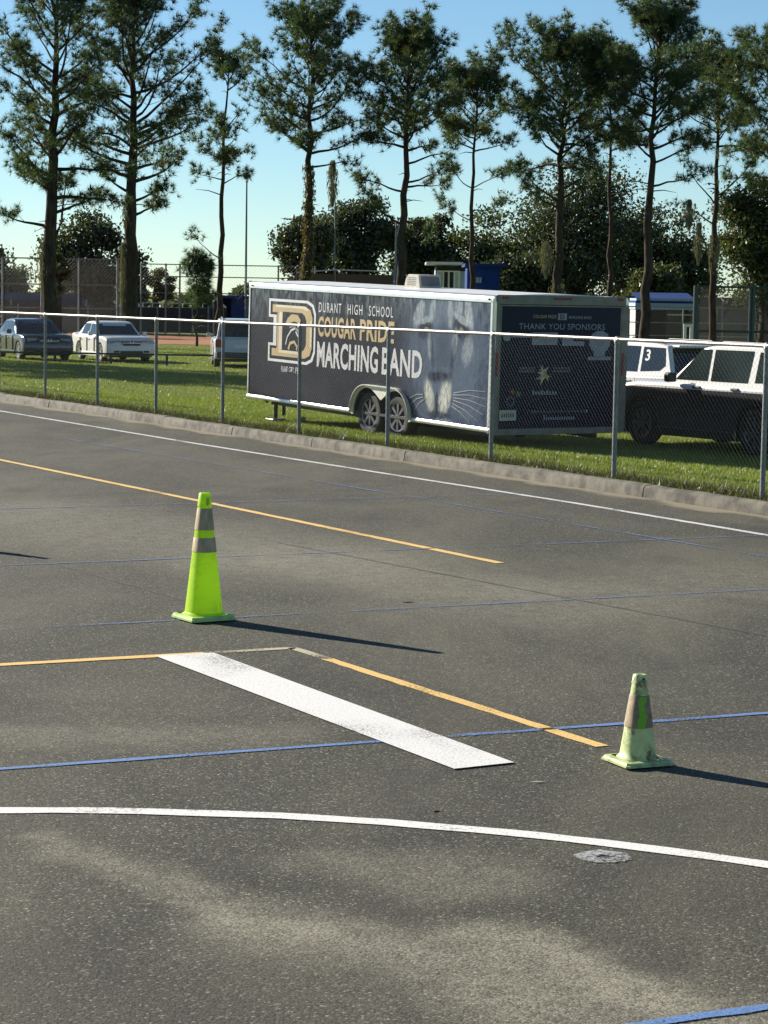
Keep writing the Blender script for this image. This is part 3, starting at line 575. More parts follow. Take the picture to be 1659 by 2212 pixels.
# curved strokes inside the letter
def stroke(name, m, pts, w0, w1, off):
    n = len(pts); V = []
    for i, p in enumerate(pts):
        a = Vector(pts[min(i + 1, n - 1)]) - Vector(pts[max(i - 1, 0)]); a.normalize(); wd = w0 + (w1 - w0) * i / (n - 1)
        V.append(((p[0] - a.y * wd, p[1] + a.x * wd), (p[0] + a.y * wd, p[1] - a.x * wd)))
    mb = MB(); mb.add([(off, q[0], q[1]) for pr in V for q in pr], [(2 * i, 2 * i + 1, 2 * i + 3, 2 * i + 2) for i in range(n - 1)]); return mb.build(name, m, side)
S('emblem_detail', GOLD, [(6.12, 1.46), (5.98, 1.53), (5.78, 1.52), (5.68, 1.44), (5.70, 1.38), (5.90, 1.41), (6.05, 1.37), (6.20, 1.36)], X - 0.003)
stroke('emblem_detail', WPR, [(6.18, 1.00), (6.12, 1.14), (6.0, 1.25), (5.84, 1.30)], 0.012, 0.02, X - 0.003)
stroke('emblem_detail', GREYP, [(6.05, 1.30), (5.92, 1.33), (5.78, 1.26), (5.70, 1.14)], 0.014, 0.022, X - 0.003)
stroke('emblem_detail', WPR, [(5.84, 1.24), (5.76, 1.16), (5.66, 1.13)], 0.016, 0.010, X - 0.0035)
stroke('emblem_detail', GOLD, [(6.08, 0.92), (6.02, 1.03), (5.88, 1.06), (5.78, 0.98), (5.80, 0.92)], 0.03, 0.022, X - 0.003)
def side_text(name, m, body, uL, uR, z0, z1, bold=0.0, spacing=1.0, off=X): return put_text(name, side, m, body, uL, uR, z0, z1, 'x', off, bold, spacing)
def side_words(name, m, words, z0, z1, bold, spacing=1.0, off=X):
    for body, uL, uR in words: side_text(name, m, body, uL, uR, z0, z1, bold, spacing, off)
side_words('side_lettering', WPR, [('DURANT', 5.09, 4.36), ('HIGH', 4.16, 3.70), ('SCHOOL', 3.50, 2.77)], 1.60, 1.765, 0.0, 1.25)
side_words('side_lettering', GOLD, [('COUGAR', 5.10, 3.88), ('PRIDE', 3.76, 2.72)], 1.19, 1.535, 0.028, 1.05)
side_words('side_lettering', SILV, [('MARCHING', 5.11, 3.18), ('BAND', 3.06, 1.88)], 0.68, 1.115, 0.028, 1.05)
side_words('side_lettering', SILV, [('PLANT', 6.31, 6.09), ('CITY,', 6.05, 5.86), ('FL', 5.82, 5.70)], 0.525, 0.625, 0.01)
# printed big cat: muzzle patches, nose, eyes, fur streaks and whiskers
FUR = mat('slate_fur_print', (0.15, 0.175, 0.20), (0.085, 0.105, 0.14), rough=0.5, scale=7, stretch=(1, 1, 0.5))
DFUR = mat('dark_fur_print', (0.016, 0.020, 0.034), (0.026, 0.032, 0.050), rough=0.5, scale=9)
CREAM = mat('muzzle_print', (0.52, 0.50, 0.38), (0.26, 0.28, 0.25), rough=0.5, scale=9)
def blob(name, m, cu, cz_, ru, rz, off, seed, tilt=0.0, n=26):
    q = random.Random(seed); P = []
    for k in range(n):
        a = 2 * math.pi * k / n; rr_ = 1 + q.uniform(-0.10, 0.10); x_, z_ = ru * math.cos(a) * rr_, rz * math.sin(a) * rr_
        P.append((cu + x_ * math.cos(tilt) - z_ * math.sin(tilt), cz_ + x_ * math.sin(tilt) + z_ * math.cos(tilt)))
    return S(name, m, P, off)
for (a, b) in [((0.98, 0.52), (0.12, 0.60)), ((0.98, 0.49), (0.11, 0.49)), ((0.98, 0.45), (0.10, 0.37)), ((0.98, 0.41), (0.16, 0.25)), ((1.0, 0.36), (0.30, 0.14)), ((1.02, 0.32), (0.50, 0.09)), ((1.82, 0.44), (2.20, 0.36)), ((1.82, 0.40), (2.18, 0.26)), ((1.80, 0.36), (2.05, 0.18))]:
    mid_ = ((a[0] + b[0]) / 2, (a[1] + b[1]) / 2 + 0.03); stroke('cat_whisker', GREYP, [a, mid_, b], 0.009, 0.003, X - 0.0035)
# fender, wheels
def arch(cu, z0, rad, k0, k1): return [(cu - rad * math.cos(R(a)), z0 + rad * math.sin(R(a)) * 0.95) for a in range(k0, k1 + 1, 10)]
out = [(2.15, -0.02)] + [(2.62 - 0.47 * math.cos(R(a)), 0.02 + 0.47 * math.sin(R(a))) for a in range(0, 91, 10)] + [(3.46 + 0.47 * math.sin(R(a)), 0.02 + 0.47 * math.cos(R(a))) for a in range(0, 91, 10)] + [(3.93, -0.02)]
inn = [(3.88, -0.02)] + [(3.46 + 0.42 * math.cos(R(a)), 0.02 + 0.42 * math.sin(R(a))) for a in range(0, 121, 10)] + [(3.04, 0.26)] + [(2.62 + 0.42 * math.cos(R(a)), 0.02 + 0.42 * math.sin(R(a))) for a in range(60, 181, 10)] + [(2.20, -0.02)]
for xs, xo in ((-0.020, 0.002), (TW - 0.002, TW + 0.02)):
    MB().prism(out + inn, 'x', xs, xo).build('fender_face', FEND, tr)
for xa, xb in ((-0.075, -0.019), (TW + 0.019, TW + 0.075)):
    fl = MB(); P = out[1:-1]
    for i in range(len(P) - 1):
        pass
    n = len(P); V = []
    for (u, z) in P: V += [(xa, u, z - 0.012), (xa, u, z + 0.002), (xb, u, z + 0.002), (xb, u, z - 0.012)]
    fl.add(V, [(4 * i + j, 4 * i + (j + 1) % 4, 4 * i + 4 + (j + 1) % 4, 4 * i + 4 + j) for i in range(n - 1) for j in range(4)]); fl.build('fender_lip', FEND, tr, smooth=40)
MB().box(0.27, 0.50, 2.15, 3.93, -0.05, 0.46).build('wheel_well', BLACK, tr); MB().box(TW - 0.5, TW - 0.27, 2.15, 3.93, -0.05, 0.46).build('wheel_well', BLACK, tr)
def tyre_mesh(r, wd):
    return MB().lathe([(r * 0.62, -wd * 0.40), (r * 0.80, -wd * 0.52), (r * 0.95, -wd * 0.46), (r, -wd * 0.30), (r, wd * 0.30), (r * 0.95, wd * 0.46), (r * 0.80, wd * 0.52), (r * 0.62, wd * 0.40)], 32, 'y')
def rim_mesh(r, wd, spokes, sgn):
    mb = MB(); f_ = sgn * wd * 0.42
    mb.lathe([(r * 0.66, f_ * 0.8), (r * 0.66, f_ * 1.05), (r * 0.60, f_ * 1.0), (r * 0.56, f_ * 0.55), (0.0, f_ * 0.45)], 28, 'y')
    for k in range(spokes):
        a = 2 * math.pi * k / spokes; c, s = math.cos(a), math.sin(a); t0, t1 = r * 0.055, r * 0.085
        V = []
        for rad_, tt in ((r * 0.12, t0), (r * 0.61, t1)):
            for sg in (-1, 1):
                for dep in (0.5, 0.98): V.append((c * rad_ - s * tt * sg, f_ * dep, s * rad_ + c * tt * sg))
        mb.add(V, [(0, 1, 3, 2), (4, 6, 7, 5), (0, 4, 5, 1), (2, 3, 7, 6), (1, 5, 7, 3), (0, 2, 6, 4)])
    mb.lathe([(0.0, f_ * 1.04), (r * 0.13, f_ * 1.02), (r * 0.15, f_ * 0.7)], 16, 'y')
    return mb
for xx, sg in ((0.135, -1), (TW - 0.135, 1)):
    for u in (2.62, 3.46):
        wh = tyre_mesh(0.36, 0.22).build('wheel', TYRE, tr, smooth=40); wh.matrix_local = Matrix.Translation((xx, u, 0.02)) @ Matrix.Rotation(R(90), 4, 'Z')
        rim_mesh(0.36, 0.22, 8, -sg).build('rim', RIMD, wh, smooth=35)
MB().tube([(0.3, 2.62, 0.02), (TW - 0.3, 2.62, 0.02)], 0.04, 8).build('axle', BLACK, tr); MB().tube([(0.3, 3.46, 0.02), (TW - 0.3, 3.46, 0.02)], 0.04, 8).build('axle', BLACK, tr)
for xx in (0.5, TW - 0.5): MB().box(xx - 0.03, xx + 0.03, 0.05, TL - 0.05, -0.13, -0.002).build('chassis_beam', BLACK, tr)
jk = MB().tube([(0.16, 6.75, -0.02), (0.16, 6.75, -0.33)], 0.035, 8).build('stabiliser_jack', BLACK, tr)
MB().box(0.03, 0.29, 6.62, 6.88, -0.355, -0.325).build('jack_foot', RIM, jk, bevel=0.006)
MB().tube([(0.35, TL - 0.1, -0.06), (TW / 2, TL + 1.35, -0.06)], 0.05, 4).build('tongue_beam', BLACK, tr); MB().tube([(TW - 0.35, TL - 0.1, -0.06), (TW / 2, TL + 1.35, -0.06)], 0.05, 4).build('tongue_beam', BLACK, tr)
MB().box(TW / 2 - 0.06, TW / 2 + 0.06, TL + 1.25, TL + 1.55, -0.09, 0.0).build('coupler', BLACK, tr, bevel=0.01)
MB().tube([(TW / 2, TL + 0.9, 0.35), (TW / 2, TL + 0.9, -0.5)], 0.035, 8).build('tongue_jack', BLACK, tr)
# roof air conditioner
ac = empty('air_conditioner'); ac.parent = tr; ac.location = (1.05, 3.53, TH + 0.02); ac.scale = (0.62, 0.56, 0.80)
V = []; prof = [(-0.45, 0.0), (-0.43, 0.10), (-0.36, 0.21), (-0.26, 0.27), (0.34, 0.27), (0.42, 0.02), (0.42, 0.0)]
am = MB(); nn = len(prof)
for xw in (-0.34, -0.30, 0.30, 0.34):
    k = 0.93 if abs(xw) > 0.32 else 1.0
    V += [(xw, -y_ * k, z_ * (0.94 if k < 1 else 1)) for y_, z_ in prof]
am.add(V, [(i * nn + j, i * nn + (j + 1) % nn, (i + 1) * nn + (j + 1) % nn, (i + 1) * nn + j) for i in range(3) for j in range(nn)] + [tuple(range(nn)), tuple(3 * nn + j for j in range(nn))])
am.build('shroud', mat('aged_shroud', (0.48, 0.46, 0.40), (0.38, 0.36, 0.31), rough=0.5), ac, smooth=30)
MB().add([(-0.28, -0.352, 0.23), (0.28, -0.352, 0.23), (0.28, -0.43, 0.05), (-0.28, -0.43, 0.05)], [(0, 1, 2, 3)]).build('grille', mat('grille_grey', (0.20, 0.18, 0.165), rough=0.7), ac).location = (0, -0.016, 0.004)
for k in range(5): MB().box(-0.345, -0.338, -0.20, 0.28, 0.05 + 0.036 * k, 0.062 + 0.036 * k).build('vent_slat', PLAST, ac)

# ------------------------------------------------------------------ cars
def car(name, label, cat, loc, head, sp, group='vehicles parked on the grass'):
    e = empty(name, loc, math.atan2(head[1], head[0]), label, cat, group)
    L, W_, H, wb, wr = sp['L'], sp['W'], sp['H'], sp['wb'], sp['wr']; hw = W_ / 2; fo = sp['fo']; xf = L / 2 - fo; xr_ = xf - wb
    belt, hood, tail, sill = sp['belt'], sp['hood'], sp['tail'], 0.24; paintm = sp['paint']
    bf, rf, rr_, br = sp['cab']        # windshield base, roof front, roof rear, rear glass base (x)
    ar = wr + 0.06
    def archp(cx_): return [(cx_ + ar * math.cos(R(a)), wr * 0.96 + ar * math.sin(R(a))) for a in range(-22, 203, 15)]
    top = [(L / 2 - 0.02, 0.30), (L / 2, 0.42), (L / 2 - 0.01, 0.60), (L / 2 - 0.07, hood - 0.14), (L / 2 - 0.20, hood - 0.04), ((L / 2 + bf) / 2, hood + 0.02), (bf + 0.02, belt + 0.01), ((bf + br) / 2, belt), (br, belt + 0.01)]
    if sp['suv']: top += [(-L / 2 + 0.05, belt - 0.02), (-L / 2 + 0.01, belt - 0.15), (-L / 2 + 0.02, 0.62), (-L / 2 - 0.02, 0.55), (-L / 2, 0.36), (-L / 2 + 0.06, 0.30)]
    else: top += [(-L / 2 + 0.18, tail), (-L / 2 + 0.04, tail - 0.05), (-L / 2 + 0.03, 0.62), (-L / 2, 0.55), (-L / 2 + 0.02, 0.36), (-L / 2 + 0.06, 0.30)]
    rear_arch = archp(xr_)[::-1]; front_arch = archp(xf)[::-1]
    prof = top + rear_arch + front_arch
    nt_ = len(top)
    V = []; st = [(-1.0, 1), (-0.955, .5), (-0.72, 0.13), (0, 0), (0.72, 0.13), (0.955, .5), (1.0, 1)]
    for yk, k in st:
        for i, (x_, z_) in enumerate(prof):
            xx = x_; zz = z_
            if i < nt_:
                xx = x_ - math.copysign(0.17 * k, x_) * max(0, abs(x_) - (L / 2 - 0.85)) / 0.85
                zz = z_ - 0.055 * k * (1 if z_ > 0.6 else -0.2)
            V.append((xx, yk * hw, zz))
    n = len(prof); bm_ = MB(); bm_.add(V, [(i * n + j, i * n + (j + 1) % n, (i + 1) * n + (j + 1) % n, (i + 1) * n + j) for i in range(len(st) - 1) for j in range(n)] + [tuple(range(n)), tuple((len(st) - 1) * n + j for j in range(n))])
    body = bm_.build('body', paintm, e, smooth=42, bevel=0.03, seg=3)
    MB().box(-L / 2 + 0.35, L / 2 - 0.35, -hw + 0.22, hw - 0.22, 0.20, 0.62).build('underbody', BLACK, e)
    # lower cladding
    for sg in (-1, 1): MB().box(xr_ + ar + 0.02, xf - ar - 0.02, sg * hw - 0.03, sg * hw + 0.022, 0.20, 0.33).build('sill_trim', sp.get('clad', paintm), body, bevel=0.01)
    # cabin
    zb = belt - 0.05; yb, yt = hw * 0.93, hw * sp.get('tumble', 0.74)
    H2 = H - 0.07
    def yside(z_): return yb + (yt - yb) * (z_ - zb) / (H - 0.02 - zb)
    cp = [(br, zb), (bf, zb), (rf, H2), (rf - 0.16, H2 + 0.030), (rf - 0.45, H2 + 0.052), ((rf + rr_) / 2, H2 + 0.060), (rr_ + 0.40, H2 + 0.045), (rr_ + 0.12, H2 + 0.018), (rr_, H2)]
    ncp = len(cp); V = [(x_, -yside(z_), z_) for x_, z_ in cp] + [(x_, -yside(z_) * 0.55, z_ + (0.012 if i > 1 else 0)) for i, (x_, z_) in enumerate(cp)] + [(x_, yside(z_) * 0.55, z_ + (0.012 if i > 1 else 0)) for i, (x_, z_) in enumerate(cp)] + [(x_, yside(z_), z_) for x_, z_ in cp]
    cab = MB(); cab.add(V, [tuple(range(ncp)), tuple(3 * ncp + i for i in range(ncp))] + [(k * ncp + i, k * ncp + (i + 1) % ncp, (k + 1) * ncp + (i + 1) % ncp, (k + 1) * ncp + i) for k in range(3) for i in range(ncp)])
    cb = cab.build('cabin', paintm, e, smooth=32, bevel=0.035, seg=3)
    for sg in (-1, 1):
        for poly in sp['windows']:
            MB().add([(x_, sg * (yside(z_) + 0.006), z_) for x_, z_ in poly], [tuple(range(len(poly)))]).build('side_window', sp.get('sideglass', GLASSD), cb)
    def slant(xb, xt, m, nm, ins=0.09, zlo=0.04, zhi=0.115):
        P = []; sgx = 1 if xb > xt or nm == 'windshield' else -1
        for yy, z_ in ((-1, zb + 0.05 + zlo), (1, zb + 0.05 + zlo), (1, H - zhi), (-1, H - zhi)):
            f = (z_ - zb) / (H2 - zb); P.append((xb + (xt - xb) * f + sgx * 0.008, yy * (yside(z_) - ins), z_ + 0.004))
        MB().add(P, [(0, 1, 2, 3)]).build(nm, m, cb)
    slant(bf, rf, GLASSD, 'windshield'); slant(br, rr_, GLASSD, 'rear_window', zlo=sp.get('rgz', 0.05))
    for sx, cxx in ((1, xf), (-1, xr_)):
        for sg in (-1, 1):
            wh = tyre_mesh(wr, 0.21).build('wheel', TYRE, e, smooth=40); wh.location = (cxx, sg * (hw - 0.115), wr)
            rim_mesh(wr, 0.21, sp.get('spokes', 7), sg).build('rim', sp.get('rim', RIM), wh, smooth=35)
    for sg in (-1, 1):
        mi = MB().box(bf - 0.38, bf - 0.24, sg * (hw + 0.03) - 0.0, sg * (hw + 0.03) + sg * 0.17, belt + 0.0, belt + 0.15).build('mirror', sp.get('mirror', paintm), e, bevel=0.03, seg=3)
        hl = MB().prism([(L / 2 - 0.50, hood - 0.10), (L / 2 - 0.16, hood - 0.13), (L / 2 - 0.10, hood - 0.26), (L / 2 - 0.36, hood - 0.23)], 'y', sg * hw * 0.62, sg * (hw - 0.035)).build('headlight', HEAD, e, bevel=0.015)
        hf = MB().prism([(0.0, -0.04), (0.0, 0.06), (-0.05, 0.07), (-0.05, -0.05)], 'y', sg * hw * 0.46, sg * hw * 0.86).build('headlight_lens', HEAD, hl); hf.location = (L / 2 - 0.065, 0, hood - 0.20)
        for xh in sp['handles']: MB().box(xh - 0.09, xh + 0.09, sg * hw - 0.02, sg * (hw + 0.022), belt - sp.get('hz', 0.13) - 0.04, belt - sp.get('hz', 0.13)).build('door_handle', sp.get('handle', PLAST), body, bevel=0.01)
        for xd in sp['doors']: MB().box(xd - 0.004, xd + 0.004, sg * hw - 0.03, sg * (hw + 0.0015), 0.36, belt - 0.07).build('door_gap', BLACK, body)
        if sp['suv']: MB().box(-L / 2 - 0.005, -L / 2 + 0.16, sg * hw * 0.72, sg * (hw - 0.03), belt - 0.30, belt - 0.03).build('tail_light', REDL, e, bevel=0.02)
        else: MB().box(-L / 2 + 0.012, -L / 2 + 0.25, sg * hw * 0.60, sg * (hw - 0.05), tail - 0.26, tail - 0.10).build('tail_light', REDL, e, bevel=0.02)
        fg = MB().box(L / 2 - 0.06, L / 2 + 0.005, sg * hw * 0.50, sg * hw * 0.72, 0.36, 0.43).build('fog_lamp_recess', BLACK, body, bevel=0.01)
    gr_ = MB().prism([(-0.40, hood - 0.16), (0.40, hood - 0.16), (0.30, hood - 0.32), (-0.30, hood - 0.32)], 'x', L / 2 - 0.12, L / 2 + 0.004).build('grille', BLACK, e, bevel=0.008)
    MB().box(L / 2 + 0.003, L / 2 + 0.014, -0.36, 0.36, hood - 0.232, hood - 0.218).build('grille_bar', CHROME, gr_)
    MB().lathe([(0.045, 0.0), (0.060, 0.008), (0.072, 0.0)], 20, 'y').build('emblem', CHROME, gr_).matrix_local = Matrix.Translation((L / 2 + 0.006, 0, hood - 0.205)) @ Matrix.Rotation(R(-90), 4, 'Z')
    MB().box(L / 2 - 0.06, L / 2 + 0.006, -0.42, 0.42, 0.33, 0.42).build('lower_grille', BLACK, body, bevel=0.01)
    if sp['suv']:
        MB().box(-L / 2 - 0.028, -L / 2 + 0.12, -hw * 0.93, hw * 0.93, 0.33, 0.54).build('rear_bumper', sp.get('clad', PLAST), e, bevel=0.03)
        MB().box(-L / 2 - 0.012, -L / 2 + 0.03, -0.26, 0.26, 0.66, 0.80).build('licence_plate', WPR, e)
        MB().box(rr_ - 0.20, rr_ + 0.05, -yt * 0.86, yt * 0.86, H - 0.095, H - 0.055).build('roof_spoiler', paintm, cb, bevel=0.012)
        for sg in (-1, 1): MB().tube([(rf - 0.25, sg * yt * 0.86, H - 0.02), (rf - 0.35, sg * yt * 0.86, H + 0.035), (rr_ + 0.35, sg * yt * 0.86, H + 0.025), (rr_ + 0.2, sg * yt * 0.86, H - 0.05)], 0.014, 6).build('roof_rail', BLACK, cb)
    else:
        MB().box(-L / 2 - 0.006, -L / 2 + 0.05, -0.26, 0.26, 0.68, 0.82).build('licence_plate', WPR, e)
    return e
HEADN = (0.40, -0.917)                       # parked nose towards the road, along the fence
SED = dict(L=4.75, W=1.82, H=1.46, wb=2.77, wr=0.325, fo=0.95, belt=0.93, hood=0.93, tail=1.02, cab=(0.95, 0.18, -1.05, -1.80), suv=False, handles=(-0.95, 0.05), doors=(0.75, -0.20, -1.10),
           windows=[[(0.72, 0.97), (-0.22, 0.97), (-0.22, 1.36), (0.22, 1.36)], [(-0.30, 0.97), (-1.24, 0.97), (-1.05, 1.36), (-0.30, 1.36)]])
def place(x, y): return (x, y, gz(x, y))
s1 = dict(SED, paint=CARK); s2 = dict(SED, paint=CARW, L=4.80)
fx, fy = -11.85, 79.6; car('parked_car', 'black sedan at the far left, nose towards the road', 'car', place(fx - HEADN[0] * 2.35, fy - HEADN[1] * 2.35), HEADN, s1)
fx, fy = -9.15, 81.3; car('parked_car', 'white sedan with dark grille beside the black sedan', 'car', place(fx - HEADN[0] * 2.4, fy - HEADN[1] * 2.4), HEADN, s2)
SUV = dict(L=4.45, W=1.86, H=1.63, wb=2.55, wr=0.36, fo=0.92, belt=1.00, hood=0.99, tail=1.0, cab=(0.80, 0.16, -1.85, -2.12), suv=True, handles=(-0.85, 0.10), doors=(0.78, -0.12, -1.05), tumble=0.80,
           windows=[[(0.60, 1.04), (-0.16, 1.04), (-0.16, 1.54), (0.16, 1.54)], [(-0.22, 1.04), (-1.02, 1.04), (-1.02, 1.54), (-0.22, 1.54)], [(-1.12, 1.05), (-1.70, 1.08), (-1.86, 1.18), (-1.78, 1.52), (-1.12, 1.53)]], clad=PLAST)
bx, by = -4.95, 77.4; HR = Vector((-0.11, 0.994)); car('parked_suv', 'pale silver SUV seen from behind at the trailer nose', 'SUV', place(bx + HR.x * 2.2, by + HR.y * 2.2), (HR.x, HR.y), dict(SUV, paint=CARS, H=1.68, clad=PLAST))
HD = Vector((-0.536, 0.844))                 # the near SUV faces away to the left, side on to the fence
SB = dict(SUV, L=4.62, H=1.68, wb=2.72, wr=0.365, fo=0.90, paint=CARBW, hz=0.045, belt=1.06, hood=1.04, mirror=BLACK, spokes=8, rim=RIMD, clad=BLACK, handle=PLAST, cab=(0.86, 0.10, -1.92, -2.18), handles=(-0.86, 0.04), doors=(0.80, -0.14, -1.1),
          windows=[[(0.64, 1.10), (-0.12, 1.10), (-0.12, 1.59), (0.12, 1.59)], [(-0.20, 1.10), (-1.06, 1.10), (-1.10, 1.59), (-0.20, 1.59)], [(-1.22, 1.11), (-1.72, 1.12), (-1.84, 1.56), (-1.24, 1.58)]], sideglass=GLASSL)
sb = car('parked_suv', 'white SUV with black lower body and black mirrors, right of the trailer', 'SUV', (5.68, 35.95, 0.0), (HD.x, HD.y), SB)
MB().box(-0.75, 0.62, 0.925, 0.94, 0.32, 0.345).build('chrome_sill_strip', CHROME, sb)
MB().box(-0.60, 0.62, 0.928, 0.938, 0.62, 0.635).build('body_side_moulding', PLAST, sb)
sa = car('parked_suv', 'white SUV behind, with a painted 3 on its rear side window', 'SUV', place(5.10, 45.8), (HD.x, HD.y), dict(SUV, paint=CARW, clad=CARW))
me, u, v = text_mesh('3', -1.22, -1.36, 1.26, 1.48, 0.02)
cabz = 1.00 - 0.05; yb, yt = 0.93 * 0.93, 0.93 * 0.80
yy = yb + (yt - yb) * (v - cabz) / (1.63 - 0.02 - cabz) + 0.011
me.vertices.foreach_set('co', np.ascontiguousarray(np.c_[u, yy, v], dtype=np.float32).ravel()); me.update(); me.materials.clear(); link('window_number', me, WPR, sa)
car('parked_hatchback', 'dark hatchback with a red tail light, mostly hidden behind the trailer', 'car', place(2.35, 43.4), (HD.x, HD.y), dict(SUV, paint=CARK, H=1.58, clad=PLAST))

# ------------------------------------------------------------------ traffic cones
def plastic(name, c, dirt, amt, trans):
    t = NT(name); v = t.pos(); nz = t.noise(v, 16.0, 7, 0.7, 0.8); n2 = t.noise(v, 5.5, 4)
    k = t.math('MULTIPLY', t.ramp(nz, [(0.44, 0.0), (0.62, 1.0)]), t.math('MULTIPLY', t.ramp(n2, [(0.42, 0.12), (0.60, 1.0)]), amt))
    col = t.mix(k, c, dirt); d = t.new('ShaderNodeBsdfTranslucent'); mx = t.new('ShaderNodeMixShader'); mx.inputs[0].default_value = trans
    t.l(col, t.b.inputs['Base Color']); t.b.inputs['Roughness'].default_value = 0.45; t.l(col, d.inputs['Color'])
    t.l(t.b.outputs[0], mx.inputs[1]); t.l(d.outputs[0], mx.inputs[2]); t.l(mx.outputs[0], t.out.inputs['Surface']); return t.m
LIME = plastic('lime_plastic', (0.60, 0.83, 0.030), (0.26, 0.42, 0.05), 0.35, 0.50)
LIMEB = plastic('lime_rubber', (0.44, 0.62, 0.20), (0.18, 0.25, 0.09), 0.6, 0.0)
PALE = plastic('faded_lime_plastic', (0.60, 0.70, 0.33), (0.17, 0.13, 0.055), 1.25, 0.20)
PALEB = plastic('faded_lime_rubber', (0.46, 0.54, 0.24), (0.16, 0.18, 0.08), 0.9, 0.0)
BAND = mat('grey_reflective_band', (0.50, 0.40, 0.245), (0.34, 0.27, 0.16), rough=0.7, spec=0.2, scale=30, stretch=(1, 1, 0.3))
BANDT = mat('torn_band', (0.33, 0.25, 0.15), (0.20, 0.14, 0.075), rough=0.7, scale=22)
def sq(r, n=32, p=3.2):
    return [(math.copysign(abs(math.cos(2 * math.pi * k / n)) ** (2 / p), math.cos(2 * math.pi * k / n)) * r, math.copysign(abs(math.sin(2 * math.pi * k / n)) ** (2 / p), math.sin(2 * math.pi * k / n)) * r) for k in range(n)]
def loft(prof, n=32, p=3.2, capt=True):
    m = MB(); V = []
    for (r_q, z_) in prof: V += [(a, b, z_) for a, b in sq(r_q, n, p)]
    m.add(V, [(i * n + k, i * n + (k + 1) % n, (i + 1) * n + (k + 1) % n, (i + 1) * n + k) for i in range(len(prof) - 1) for k in range(n)])
    return m
def cone(label, loc, rz, H, rb, rt, base, bt, bands, bodym, basem, bandm, pc=2.5):
    e = empty('traffic_cone', loc, rz, label, 'cone', 'lime traffic cones on the asphalt')
    hb = base / 2
    m = MB(); c = 0.055 * base
    def octo(h_, z_): q = c * h_ / hb; return [(h_, -h_ + q, z_), (h_, h_ - q, z_), (h_ - q, h_, z_), (-h_ + q, h_, z_), (-h_, h_ - q, z_), (-h_, -h_ + q, z_), (-h_ + q, -h_, z_), (h_ - q, -h_, z_)]
    lev = [octo(hb, 0.006), octo(hb, bt * 0.55), octo(hb - 0.006, bt * 0.60), octo(hb - 0.010, bt), octo(rb * 1.15, bt + 0.004)]
    V = [p_ for l in lev for p_ in l]
    m.add(V, [(i * 8 + k, i * 8 + (k + 1) % 8, (i + 1) * 8 + (k + 1) % 8, (i + 1) * 8 + k) for i in range(4) for k in range(8)] + [tuple(range(8))]); m.build('base', basem, e)
    def rad(z_): return rb + (rt - rb) * (z_ - bt) / (H - bt)
    pr = [(rb * 1.16, bt + 0.003), (rb * 1.06, bt + 0.010)] + [(rad(z_), z_) for z_ in np.linspace(bt + 0.02, H - 0.10 * H, 14)]
    zc = H * 0.895
    pr = [q for q in pr if q[1] < zc] + [(rad(zc), zc), (rad(zc) * 1.07, zc + 0.002), (rad(H) * 1.10, H - 0.006), (rad(H) * 0.98, H), (rad(H) * 0.62, H), (rad(H) * 0.60, H - 0.05)]
    loft(pr, 32, pc).build('body', bodym, e, smooth=35)
    for (z0, z1) in bands:
        loft([(rad(z0) + 0.0015, z0), (rad(z0) + 0.003, z0 + 0.002), (rad(z1) + 0.003, z1 - 0.002), (rad(z1) + 0.0015, z1)], 32, pc).build('reflective_band', bandm, e, smooth=35)
    hd = MB().prism([(-rt * 0.38, H * 0.905), (rt * 0.42, H * 0.912), (rt * 0.30, H * 0.955), (rt * 0.05, H * 0.972), (-rt * 0.28, H * 0.950)], 'y', -rad(H) * 1.20, -rad(H) * 0.9).build('handle_hole', BLACK if H < 0.6 else basem, e)
    return e
C1 = cone('tall clean lime traffic cone with two grey reflective bands', (-1.29, 16.17, 0.004), R(32), 0.914, 0.132, 0.036, 0.36, 0.036, [(0.815 - 0.165, 0.805), (0.49, 0.595)], LIME, LIMEB, BAND)
c3 = copy_tree(C1); c3.location = (-4.63, 21.09, 0.004); c3['label'] = 'tall lime traffic cone out of sight beyond the left edge'
C2 = cone('short faded grimy lime traffic cone with one torn band', (1.31, 11.32, 0.004), R(24), 0.457, 0.090, 0.030, 0.28, 0.028, [(0.19, 0.352)], PALE, PALEB, BANDT)
# torn strip where the bright plastic shows through the band
mb = MB(); a0, a1 = -1.95, -1.62; V = []
def radS(z_): return 0.090 + (0.030 - 0.090) * (z_ - 0.028) / (0.457 - 0.028)
sg_ = random.Random(4); pc_ = sq(1.0, 200, 2.5)
for z_ in np.linspace(0.188, 0.348, 9):
    for a in (-2.05 + sg_.uniform(-.12, .12), -1.80, -1.45 + sg_.uniform(-.15, .10)):
        q = pc_[int((a % (2 * math.pi)) / (2 * math.pi) * 200) % 200]; r3 = radS(z_) + 0.0048; V.append((q[0] * r3, q[1] * r3, z_))
mb.add(V, [(3 * i + j, 3 * i + j + 1, 3 * i + j + 4, 3 * i + j + 3) for i in range(8) for j in range(2)]); mb.build('torn_strip', plastic('fresh_lime', (0.26, 0.62, 0.02), (0.20, 0.40, 0.03), 0.3, 0.3), C2)

